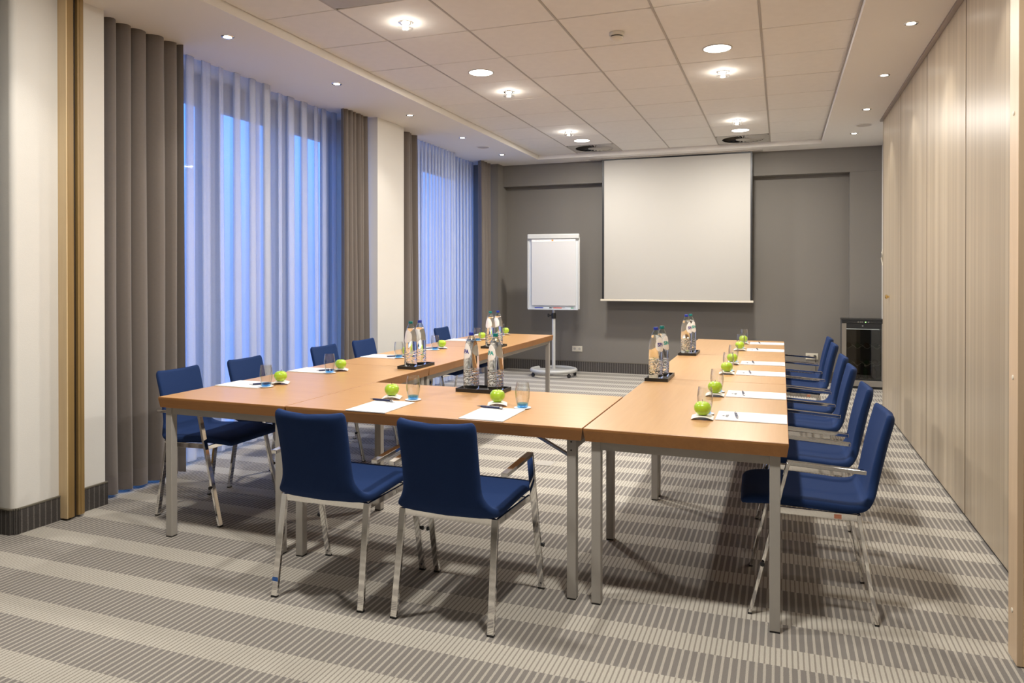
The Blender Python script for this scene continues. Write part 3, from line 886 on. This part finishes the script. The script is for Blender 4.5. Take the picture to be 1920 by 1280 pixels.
def make_chair(label, group):
    t = thing('conference_chair', (0, 0, 0), label, 'chair', group)
    ks = 21
    m = MB(); m.rings([ring_at(i) for i in range(ks + 1)], cap0=True, cap1=False); m.build('seat', M['blue'], t, smooth=70)
    m = MB(); m.rings([ring_at(i) for i in range(ks, len(STN))], cap0=False, cap1=True); m.build('backrest', M['blue'], t, smooth=70)
    W, T = 0.028, 0.014
    for s in (-1, 1):
        l = MB().bar((s * 0.2125, -0.236, 0.006), (s * 0.205, -0.172, 0.430), (1, 0, 0), W, T + 0.002).build('rear_leg', M['chrome'], t, bevel=0.0015, segs=1)
        B((s * 0.2125 - W / 2, s * 0.2125 + W / 2, -0.245, -0.228, 0.0, 0.008)).build('glide', M['black'], l)
        m = MB(); m.bar((s * 0.258, 0.241, 0.006), (s * 0.255, 0.0945, 0.630), (1, 0, 0), W, T)
        l = m.build('front_leg', M['chrome'], t, bevel=0.0015, segs=1)
        B((s * 0.258 - W / 2, s * 0.258 + W / 2, 0.233, 0.25, 0.0, 0.008)).build('glide', M['black'], l)
        MB().lathe([(0.007, 0), (0.007, 0.008), (0.010, 0.010), (0.009, 0.016)], (0, 0, 0), 10, 'X').build('linking_stud', M['black'], l, smooth=True)
        o = l.children[-1]; o.location = (s * 0.262 + s * 0.008, 0.193, 0.215); o.rotation_euler = (0, 0, 0 if s > 0 else PI)
        MB().lathe([(0.004, 0), (0.003, 0.0015)], (0, 0, 0), 8, 'Y').build('rivet', M['black'], l)
        l.children[-1].location = (s * 0.2575, 0.2275, 0.03)
        MB().bar((s * 0.255, 0.099, 0.630), (s * 0.250, -0.192, 0.612), (1, 0, 0), W, T + 0.002).build('armrest', M['chrome'], t, bevel=0.0015, segs=1)
        MB().bar((s * 0.213, -0.165, 0.4185), (s * 0.236, 0.138, 0.430), (0, 0, 1), 0.026, 0.012).build('side_rail', M['chrome'], t, bevel=0.001, segs=1)
    MB().bar((-0.205, -0.172, 0.417), (0.205, -0.172, 0.417), (0, 0, 1), 0.029, 0.014).build('rear_rail', M['chrome'], t, bevel=0.001, segs=1)
    MB().bar((-0.24, 0.135, 0.422), (0.24, 0.135, 0.422), (0, 0, 1), 0.022, 0.012).build('front_rail', M['chrome'], t, bevel=0.001, segs=1)
    return t
CG = 'navy conference chairs around the tables'
ch = make_chair('navy conference chair at the front, left of the pair with its back to the camera', CG)
ch.location = (-1.840, 2.842, 0); ch.rotation_euler = (0, 0, 0.012)
dup(ch, (-1.254, 2.842, 0), -0.012, 'navy conference chair at the front, right of the pair with its back to the camera')
# blue sticker on the left front chair's leg
o = B((-0.0144, 0.0144, -0.0095, -0.0088, -0.008, 0.008)).build('sticker', M['sticker'], ch.children[2] if False else ch)
o.location = (-0.2112, -0.2263, 0.075); o['label'] = 'blue sticker on the rear leg'
ordr = ['nearest', 'second nearest', 'third nearest', 'fourth nearest', 'second farthest', 'farthest']
for k, y in enumerate((3.42, 4.13, 4.985, 5.585, 6.54, 7.15)):
    c = dup(ch, (0.115, y, 0), PI / 2 + (0.03, 0.0, -0.015, 0.01, 0.0, 0.0)[k], 'navy conference chair, %s in the right row beside the laminate partition' % ordr[k])
    for q in list(c.children):
        if q.name.startswith('sticker'): bpy.data.objects.remove(q)
    if k in (0, 3, 4):
        MB().box(-0.0145, -0.0065, -0.022, 0.022, -0.008, 0.009).build('tag', M['orange'], c)
        q = c.children[-1]; q.location = (-0.211, -0.085, 0.420); q['label'] = 'salmon tag on the side rail'
for k, y in enumerate((3.475, 4.06, 4.97, 5.56, 6.50, 7.13)):
    c = dup(ch, (-3.150, y, 0), -PI / 2 + (0.03, 0.02, 0.0, -0.01, 0.0, 0.01)[k], 'navy conference chair, %s in the left row beside the window curtains' % ordr[k])
    for q in list(c.children):
        if q.name.startswith('sticker'): bpy.data.objects.remove(q)

# ------------------------------------------------------------------ place settings
def make_apple(mat):
    t = thing('green_apple', (0, 0, 0), 'x', 'apple', 'green apples at the place settings')
    prof = []
    for k in range(19):
        a = -PI / 2 + PI * k / 18
        r = 0.0375 * math.cos(a) * (1.0 + 0.05 * math.sin(a)) ** 1
        z = 0.0325 + 0.033 * math.sin(a)
        if a > 0.9: z -= 0.016 * ((a - 0.9) / (PI / 2 - 0.9)) ** 2
        if a < -1.0: z += 0.009 * ((-a - 1.0) / (PI / 2 - 1.0)) ** 2
        prof.append((max(r, 0.0006), z))
    z0 = min(z for r, z in prof)
    prof = [(r, z - z0) for r, z in prof]
    m = MB(); m.lathe(prof, n=28)
    n = 28
    for i, (x, y, z) in enumerate(m.v):
        a = math.atan2(y, x); f = 1 + 0.018 * math.cos(5 * a) * (z / 0.06)
        m.v[i] = (x * f, y * f, z)
    m.build('flesh', mat, t, smooth='all')
    MB().tube([(0, 0, 0.044), (0.001, 0, 0.054), (0.004, 0.001, 0.063), (0.008, 0.002, 0.068)], 0.0012, 6).build('stem', M['stem'], t, smooth='all')
    return t
def make_tumbler():
    t = thing('tumbler', (0, 0, 0), 'x', 'glass', 'empty water tumblers at the place settings')
    outp = [(0.0285, 0.020), (0.0318, 0.032), (0.0345, 0.048), (0.0358, 0.066), (0.0352, 0.084), (0.0330, 0.102), (0.0303, 0.120)]
    inp = [(r - 0.0016, z) for r, z in outp[::-1]]
    MB().lathe(outp + [(0.0295, 0.1212)] + inp, n=32, cap0=False, cap1=False).build('bowl', M['glass'], t, smooth=60)
    MB().lathe([(0.024, 0.0005), (0.0262, 0.002), (0.0284, 0.0197), (0.0265, 0.0197), (0.020, 0.008)], n=32).build('tinted_base', M['blueglass'], t, smooth=50)
    return t
def make_napkin():
    m = MB()
    rows = []
    for i in range(9):
        u = -1 + 2 * i / 8
        z = 0.0135 * (1 - u * u) + 0.001 + 0.002 * u ** 4
        rows.append([(0.048 * u, 0.048 * v, z) for v in (-1, 0, 1)])
    top = [[(x, y, z + 0.0015) for x, y, z in r] for r in rows]
    m.grid(rows); m.grid(top)
    n = len(rows)
    for r0, r1 in ((rows, top),):
        for idx in (0, 2):
            m.grid([[r[idx] for r in r0], [r[idx] for r in r1]])
        m.grid([r0[0], r1[0]]); m.grid([r0[-1], r1[-1]])
    o = m.build('napkin', M['napkin'])
    bm = bmesh.new(); bm.from_mesh(o.data); bmesh.ops.remove_doubles(bm, verts=bm.verts, dist=1e-5); bmesh.ops.recalc_face_normals(bm, faces=bm.faces); bm.to_mesh(o.data); bm.free()
    return tag(o, 'x', 'napkin', 'arched ivory napkins under the apples')
def make_coaster():
    m = MB()
    n = 32
    ring = [(0.041 * math.cos(2 * PI * k / n) * (1 + 0.02 * (k % 2)), 0.041 * math.sin(2 * PI * k / n) * (1 + 0.02 * (k % 2))) for k in range(n)]
    m.rings([[(x, y, z) for x, y in ring] for z in (0.0, 0.0012)])
    return tag(m.build('coaster', M['paper']), 'x', 'coaster', 'white paper coasters under the tumblers')
logo_me = None
def make_pad():
    global logo_me
    o = B((-0.107, 0.107, -0.150, 0.150, 0.0, 0.0035)).build('notepad', M['paper'])
    me = text_mesh('HH\nHOTELS', 0.0155, bold=0.0009); me.materials.append(M['inkgrey'])
    l = bpy.data.objects.new('printed_heading', me); COL.objects.link(l); l.parent = o; l.location = (-0.01, 0.112, 0.0038)
    return tag(o, 'x', 'notepad', 'white notepads at the place settings')
def make_pen():
    t = thing('ballpoint_pen', (0, 0, 0), 'x', 'pen', 'navy ballpoint pens on the notepads')
    MB().lathe([(0.0048, -0.050), (0.0055, -0.030), (0.0055, 0.045), (0.005, 0.050)], (0, 0, 0.0055), 12, 'X').build('barrel', M['pen'], t, smooth=True)
    MB().lathe([(0.0008, -0.071), (0.0042, -0.0502)], (0, 0, 0.0055), 12, 'X').build('tip', M['silver'], t, smooth=True)
    MB().lathe([(0.004, 0.0502), (0.004, 0.060), (0.0025, 0.068)], (0, 0, 0.0055), 12, 'X').build('push_button', M['silver'], t, smooth=True)
    B((0.005, 0.048, -0.0015, 0.0015, 0.0112, 0.0124)).build('clip', M['silver'], t)
    return t
pa, pa2, pt, pn, pc, pp, pe = make_apple(M['apple']), make_apple(M['apple2']), make_tumbler(), make_napkin(), make_coaster(), make_pad(), make_pen()
used = set()
def put(proto, loc, rz, label):
    if proto.name not in used:
        used.add(proto.name); proto.location = loc; proto.rotation_euler = (0, 0, rz); proto['label'] = label
        return proto
    return dup(proto, loc, rz, label)
def setting(where, pad, pad_rz, apple, nap_rz, glass, pen, pen_rz, ap=None):
    z = TH + 0.0005
    put(pp, (*pad, z), pad_rz, 'white notepad at the %s' % where)
    put(pe, (*pen, z + 0.0037), pen_rz, 'navy pen lying on the notepad at the %s' % where)
    put(pn, (*apple, z), nap_rz, 'arched ivory napkin under the apple at the %s' % where)
    put(ap or pa, (*apple, z + 0.0162), rng.uniform(0, 6), 'green apple at the %s' % where)
    put(pc, (*glass, z + 0.0036), rng.uniform(0, 1), 'white paper coaster under the tumbler at the %s' % where)
    put(pt, (*glass, z + 0.005), 0, 'clear tumbler with blue base at the %s' % where)
setting('left place on the front folding table', (-1.836, 3.135), 0.0, (-1.905, 3.362), 0.35, (-1.775, 3.352), (-1.905, 3.258), -0.05)
setting('right place on the front folding table', (-1.250, 3.140), 0.0, (-1.318, 3.372), 0.35, (-1.172, 3.332), (-1.312, 3.262), -0.05)
pl_ = ['nearest', 'second', 'third', 'fourth', 'fifth', 'farthest']
for k, (yp, yg, ya) in enumerate(((3.495, 3.455, 3.585), (4.16, 4.085, 4.215), (5.055, 5.01, 5.13), (5.72, 5.645, 5.775), (6.59, 6.57, 6.69), (7.25, 7.22, 7.35))):
    setting('%s place of the left table row' % pl_[k], (-2.937, yp), -PI / 2, (-2.778, ya), 0.5, (-2.778, yg), (-2.845, yp - 0.01 if k else 3.50), 0.75, pa2 if k == 1 else None)
for k, (yp, ya, yg) in enumerate(((3.465, 3.375, 3.487), (4.12, 4.035, 4.165), (5.02, 4.945, 5.09), (5.60, 5.50, 5.645), (6.585, 6.52, 6.70), (7.225, 7.16, 7.31))):
    setting('%s place of the right table row' % pl_[k], (-0.124, yp), PI / 2, (-0.330, ya), PI / 2 if False else 0.05, (-0.330, yg), (-0.190, yp), PI / 2 + 0.12)

# ------------------------------------------------------------------ bottles and trays
def tray(x0, x1, y0, y1, label):
    t = thing('serving_tray', ((x0 + x1) / 2, (y0 + y1) / 2, TH + 0.0005), label, 'tray', 'black trays of water bottles')
    hx, hy = (x1 - x0) / 2, (y1 - y0) / 2
    B((-hx, hx, -hy, hy, 0, 0.006)).build('base', M['tray'], t)
    w = 0.007
    B((-hx, hx, -hy, -hy + w, 0.0062, 0.020), (-hx, hx, hy - w, hy, 0.0062, 0.020), (-hx, -hx + w, -hy + w, hy - w, 0.0062, 0.020), (hx - w, hx, -hy + w, hy - w, 0.0062, 0.020)).build('rim', M['tray'], t)
BP = [(0.040, 0.0), (0.0432, 0.004), (0.0440, 0.02), (0.0446, 0.07), (0.0448, 0.11), (0.0440, 0.15), (0.0415, 0.19), (0.0375, 0.226), (0.0330, 0.25), (0.0280, 0.268)]
NP = [(0.0278, 0.2685), (0.0225, 0.280), (0.0165, 0.291), (0.0136, 0.297), (0.0132, 0.303)]
def brad(z):
    for (r0, z0), (r1, z1) in zip(BP[:-1], BP[1:]):
        if z0 <= z <= z1: return r0 + (r1 - r0) * (z - z0) / (z1 - z0)
    return 0.028
def wrap(u, z, lift):
    """u metres around the girth, centred on +X"""
    r = brad(z) + lift
    a = u / 0.040
    return (r * math.cos(a), r * math.sin(a), z)
def make_bottle(cap, ink, label):
    t = thing('water_bottle', (0, 0, 0), label, 'bottle', 'water bottles on the trays')
    MB().lathe(BP, n=40).build('body', M['water'], t, smooth=60)
    npin = [(r - 0.0014, z) for r, z in NP[::-1]]
    MB().lathe(NP + npin, n=32, cap0=False, cap1=False).build('neck', M['bottleneck'], t, smooth=60)
    MB().lathe([(0.0139, 0.2985), (0.0145, 0.300), (0.0145, 0.313), (0.0132, 0.316)], n=28).build('cap', cap, t, smooth=50)
    for s in (0, 1):
        m = MB(); rows = []
        for i in range(13):
            v = -1 + 2 * i / 12
            z = 0.212 + 0.046 * v
            w = 0.036 * math.sqrt(max(0.0, 1 - (abs(v)) ** 2.0)) * (1.0 - 0.12 * v) + 0.0008
            rows.append([wrap(w * (-1 + 2 * k / 14), z, 0.0005) for k in range(15)])
        m.grid(rows)
        lb = m.build('label_patch', M['label'], t, smooth='all')
        lb.rotation_euler = (0, 0, PI * s)
        if s == 0:
            me = text_mesh('SPA', 0.030, lambda c: Vector(wrap(c.x, 0.210 + c.y, 0.0011)), bold=0.0012)
        else:
            me = text_mesh('- - - -\n- - - - -\n- - - -', 0.007, lambda c: Vector(wrap(c.x, 0.216 + c.y, 0.0011)))
        me.materials.append(ink if s == 0 else M['inkgrey'])
        tx = bpy.data.objects.new('lettering', me); COL.objects.link(tx); tx.parent = lb
    return t
bb, bt = make_bottle(M['capblue'], M['inkblue'], 'x'), make_bottle(M['capteal'], M['inkteal'], 'x')
def bottle(kind, x, y, rz, where):
    put(bb if kind == 'b' else bt, (x, y, TH + 0.0072), rz, '%s capped clear water bottle on the tray %s' % ('blue' if kind == 'b' else 'teal', where))
tray(-1.684, -1.414, 3.675, 3.830, 'black tray with two bottles on the front folding table')
bottle('b', -1.628, 3.765, -2.15, 'of the front folding table'); bottle('t', -1.472, 3.738, -2.10, 'of the front folding table')
tray(-2.465, -2.325, 4.425, 4.715, 'black tray with two bottles across the first joint of the left row')
bottle('t', -2.410, 4.515, 1.36, 'at the first joint of the left row'); bottle('b', -2.400, 4.632, 1.36, 'at the first joint of the left row')
tray(-2.465, -2.325, 5.905, 6.190, 'black tray with two bottles across the far joint of the left row')
bottle('t', -2.405, 5.985, 1.36, 'at the far joint of the left row'); bottle('b', -2.385, 6.115, 1.36, 'at the far joint of the left row')
tray(-0.777, -0.637, 4.440, 4.735, 'black tray with two bottles across the first joint of the right row')
bottle('b', -0.722, 4.525, -0.55, 'at the first joint of the right row'); bottle('t', -0.703, 4.645, -0.55, 'at the first joint of the right row')
tray(-0.772, -0.632, 5.945, 6.240, 'black tray with two bottles across the far joint of the right row')
bottle('b', -0.718, 6.035, -0.55, 'at the far joint of the right row'); bottle('t', -0.698, 6.150, -0.6, 'at the far joint of the right row')

# ------------------------------------------------------------------ projection screen
ps = thing('projection_screen', (-1.334, 9.9, 1.04), 'white roll-down projection screen with black side borders hanging before the far wall', 'screen')
ztop = ZS - 1.04
B((-0.985, 0.985, -0.0015, 0.0015, 0.015, ztop - 0.002)).build('border', M['black'], ps)
B((-0.955, 0.962, -0.0035, -0.0017, 0.017, ztop - 0.03)).build('projection_surface', M['screen'], ps)
B((-1.005, 1.000, -0.014, 0.012, -0.012, 0.0145)).build('weight_bar', M['ivory'], ps, bevel=0.003)
B((-1.16, 1.11, -0.06, 0.075, ztop - 0.012, ztop - 0.0005)).build('case_slot', simple('screen_case_paint', (0.50, 0.46, 0.41), 0.5), ps)

# ------------------------------------------------------------------ flipchart
fc = thing('flipchart', (-2.93, 9.62, 0), 'white flipchart easel on a grey round castor base in the far left corner', 'flipchart', rotz=0.10)
Rg = 0.30
ring = [(Rg * math.cos(a), Rg * math.sin(a), 0.085) for a in [math.radians(150 + 300 * k / 36) for k in range(37)]]
ring = [(Rg * math.cos(a), Rg * math.sin(a) , 0.085) for a in [math.radians(-215 + 330 * k / 40) for k in range(41)]]
base = MB().tube(ring, 0.026, 12).build('ring_base', M['flipgrey'], fc, smooth=60)
MB().bar((-0.26, 0.0, 0.085), (0.28, 0.0, 0.085), (0, 1, 0), 0.05, 0.03).build('base_beam', M['flipgrey'], base)
for a in (-150, -95, -35, 20, 85):
    x, y = 0.295 * math.cos(math.radians(a)), 0.295 * math.sin(math.radians(a))
    m = MB()
    m.lathe([(0.018, -0.012), (0.026, -0.010), (0.026, 0.010), (0.018, 0.012)], (0, 0, 0.026), 16, 'X')
    m.lathe([(0.008, 0.045), (0.014, 0.062)], (0, 0.0, 0), 10)
    o = m.build('castor', M['black'], fc, smooth=40); o.location = (x, y, 0); o.rotation_euler = (0, 0, math.radians(a * 2))
MB().lathe([(0.024, 0.06), (0.024, 0.80)], n=20).build('lower_pole', M['flipgrey'], fc, smooth=True)
MB().lathe([(0.017, 0.79), (0.017, 1.00)], (0, 0.0, 0), 16).build('upper_pole', M['zinc'], fc, smooth=True)
m = MB(); m.lathe([(0.030, 0.785), (0.032, 0.80), (0.032, 0.85), (0.028, 0.865)], n=20)
m.lathe([(0.010, -0.065), (0.010, -0.03), (0.010, 0.0)], (0, 0, 0.83), 10, 'X'); m.lathe([(0.024, -0.082), (0.027, -0.075), (0.024, -0.062)], (0, 0, 0.83), 12, 'X')
m.build('clamp_collar', M['black'], fc, smooth=40)
bd = B((-0.355, 0.355, -0.028, -0.010, 0.925, 1.93)).build('whiteboard', M['flipwhite'], fc, bevel=0.004)
for s in (-1, 1): B((s * 0.352 - 0.012, s * 0.352 + 0.012, -0.034, -0.006, 0.92, 1.90)).build('side_frame', M['flipgrey'], bd, bevel=0.004)
B((-0.30, 0.31, -0.046, -0.029, 0.968, 1.875)).build('paper_pad', M['pad'], fc)
B((-0.30, 0.31, -0.0475, -0.0462, 1.842, 1.872)).build('pad_binding', M['label'], fc)
B((-0.02, 0.005, -0.0485, -0.0478, 1.846, 1.868)).build('orange_mark', simple('orange_ink', (0.6, 0.28, 0.05), 0.5), fc)
me = text_mesh('--- ---- ----', 0.030); me.materials.append(M['inkgrey'])
o = bpy.data.objects.new('binding_print', me); COL.objects.link(o); o.parent = fc; o.rotation_euler = (PI / 2, 0, 0); o.location = (-0.19, -0.0479, 1.857)
B((-0.36, 0.36, -0.060, -0.006, 1.878, 1.945)).build('clamp_bar', M['flipgrey'], fc, bevel=0.012, segs=3)
B((-0.345, 0.345, -0.075, -0.029, 0.912, 0.924), (-0.345, 0.345, -0.079, -0.0752, 0.912, 0.930)).build('pen_tray', M['flipwhite'], fc)
rot = Matrix.Rotation(0.10, 4, 'Z')
for k, (dx, mt, nm) in enumerate(((-0.20, M['bluem'], 'blue'), (-0.08, M['black'], 'black'), (0.06, M['red'], 'red'), (0.22, M['green'], 'green'))):
    w = rot @ Vector((dx, -0.052, 0.9325)); w = (w.x - 2.93, w.y + 9.62, w.z)
    mk = thing('marker', w, '%s board marker lying in the flipchart tray' % nm, 'marker', 'board markers in the flipchart tray', 0.10)
    MB().lathe([(0.006, -0.055), (0.0085, -0.05), (0.0085, 0.028)], (0, 0, 0), 12, 'X').build('barrel', M['flipwhite'] if k % 2 else mt, mk, smooth=True)
    MB().lathe([(0.0088, 0.0282), (0.0085, 0.055), (0.006, 0.062)], (0, 0, 0), 12, 'X').build('cap', mt, mk, smooth=True)

# ------------------------------------------------------------------ wine cooler with bottles
fx0, fx1, fy0, fy1 = 0.700, 1.160, 9.80, 10.03
wc = thing('wine_cooler', ((fx0 + fx1) / 2, fy0, 0), 'small black and steel glass door wine cooler in the far right corner', 'fridge')
hw = (fx1 - fx0) / 2; dp = fy1 - fy0
B((-hw, -hw + 0.012, 0.03, dp, 0.05, 0.83), (hw - 0.012, hw, 0.03, dp, 0.05, 0.83), (-hw + 0.012, hw - 0.012, dp - 0.012, dp, 0.05, 0.83), (-hw + 0.012, hw - 0.012, 0.03, dp - 0.012, 0.10, 0.115)).build('cabinet', M['dark'], wc)
B((-hw - 0.004, hw + 0.002, 0.0, dp, 0.831, 0.850)).build('top', M['black'], wc, bevel=0.003)
cp = B((-hw, hw, -0.004, 0.03, 0.797, 0.830)).build('control_panel', M['black'], wc, bevel=0.002)
MB().lathe([(0.007, 0), (0.005, 0.003)], (0, 0, 0), 10, 'Y').build('led', M['led'], cp); o = cp.children[-1]; o.location = (0.032, -0.005, 0.813); o.rotation_euler = (0, 0, PI)
for x in (-0.05, -0.025, -0.005, 0.065): B((x - 0.006, x + 0.006, -0.0065, -0.0042, 0.810, 0.817)).build('button', M['vent'], cp)
dr = B((-hw, -hw + 0.050, -0.002, 0.028, 0.108, 0.796), (hw - 0.022, hw, -0.002, 0.028, 0.108, 0.796)).build('door_frame', M['steel'], wc, bevel=0.002)
B((-hw + 0.0505, hw - 0.0225, 0.0, 0.027, 0.735, 0.795), (-hw + 0.0505, hw - 0.0225, 0.0, 0.027, 0.108, 0.118)).build('door_rail', M['black'], dr)
MB().lathe([(0.009, 0), (0.007, 0.003)], (0, 0, 0), 12, 'Y').build('lock', M['zinc'], dr); o = dr.children[-1]; o.location = (0.0, -0.0005, 0.768); o.rotation_euler = (0, 0, PI)
B((-hw + 0.0505, hw - 0.0225, 0.004, 0.010, 0.1185, 0.7345)).build('glass_pane', M['smoke'], dr)
B((-hw, hw, 0.0, 0.028, 0.032, 0.104)).build('kick_plate', M['steel'], wc, bevel=0.002)
B((-hw + 0.01, hw - 0.01, 0.02, dp, 0.0, 0.049)).build('plinth', M['black'], wc)
for z in (0.30, 0.505):
    m = MB()
    w = [(-hw + 0.014 + (2 * hw - 0.028) * k / 48, 0.035, z + 0.016 * math.cos(2 * PI * k / 12)) for k in range(49)]
    m.tube(w, 0.0025, 6)
    m.tube([(x, dp - 0.016, zz) for x, y, zz in w], 0.0025, 6)
    m.build('wire_rack', M['wire'], wc, smooth='all')
B((-hw + 0.03, hw - 0.04, 0.06, 0.10, 0.72, 0.726)).build('added_glow_strip', emis('cooler_fill_glow', (0.9, 0.95, 1.0), 1.6), wc)  # glowing strip added to brighten the bottles behind the smoked glass
def cooler_bottle(mat, label):
    t = thing('cooler_bottle', (0, 0, 0), label, 'bottle', 'bottles inside the wine cooler')
    MB().lathe([(0.026, 0), (0.031, 0.004), (0.031, 0.095), (0.026, 0.115), (0.012, 0.135), (0.011, 0.165)], n=20).build('body', mat, t, smooth=50)
    MB().lathe([(0.0122, 0.150), (0.0122, 0.172)], n=16).build('cap', M['zinc'], t, smooth=50)
    return t
wb = [cooler_bottle(M['winegreen'], 'x'), cooler_bottle(M['winedark'], 'x')]
cx = (fx0 + fx1) / 2
for zr, rowname in ((0.505, 'upper rack'), (0.30, 'lower rack')):
    for k in range(4):
        b = put(wb[(k + (zr > 0.4)) % 2], (cx - 0.151 + 0.1005 * k, 9.845, zr + 0.0195), 0, '%s bottle lying on the %s behind the cooler glass' % (['first', 'second', 'third', 'fourth'][k], rowname))
        b.rotation_euler = (-PI / 2, 0, 0)
for k in range(4):
    put(wb[k % 2], (cx - 0.14 + 0.09 * k, 9.90, 0.1155), 0, '%s bottle standing on the floor of the wine cooler' % ['first', 'second', 'third', 'fourth'][k])

# ------------------------------------------------------------------ sockets, floor box, cable
def socket(loc, label, plug=False):
    t = thing('double_socket', loc, label, 'socket', 'double wall sockets on the far wall')
    pl = B((-0.075, 0.075, -0.010, 0.0, -0.04, 0.04)).build('plate', M['socket'], t, bevel=0.003)
    for s in (-1, 1):
        MB().lathe([(0.026, 0.0), (0.026, -0.003), (0.021, -0.003), (0.020, -0.0005)], (s * 0.036, -0.010, 0), 20, 'Y').build('outlet', M['socket'], t, smooth=40)
        MB().lathe([(0.019, -0.0006), (0.019, -0.0012)], (s * 0.036, -0.010, 0), 16, 'Y').build('outlet_recess', M['vent'], t)
    return t
socket((-2.752, YN, 0.325), 'cream double wall socket to the right of the flipchart')
s2 = socket((0.375, YN, 0.335), 'cream double wall socket with a black plug, beside the right chair row', True)
pg = thing('plug_with_cable', (0.411, YN - 0.014, 0.335), 'black plug with a short hanging cable in the right wall socket', 'plug')
MB().lathe([(0.018, 0.0), (0.018, -0.012), (0.012, -0.035)], n=14, axis='Y').build('plug_body', M['black'], pg, smooth=40)
MB().tube([(0, -0.030, 0), (0.002, -0.045, -0.01), (0.004, -0.045, -0.06), (0.01, -0.03, -0.18), (0.04, -0.02, -0.320)], 0.004, 8).build('cable', M['black'], pg, smooth='all')
fb = thing('floor_box', (-1.63, 5.13, 0), 'flat grey floor socket plate in the carpet under the front table', 'floor box')
B((-0.065, 0.065, -0.065, 0.065, 0.0, 0.004)).build('lid', M['alu'], fb, bevel=0.001, segs=1)
for x in (-0.05, 0.05):
    for y in (-0.05, 0.05): MB().lathe([(0.004, 0.0041), (0.003, 0.0048)], (x, y, 0), 8).build('screw', M['ventdark'], fb)
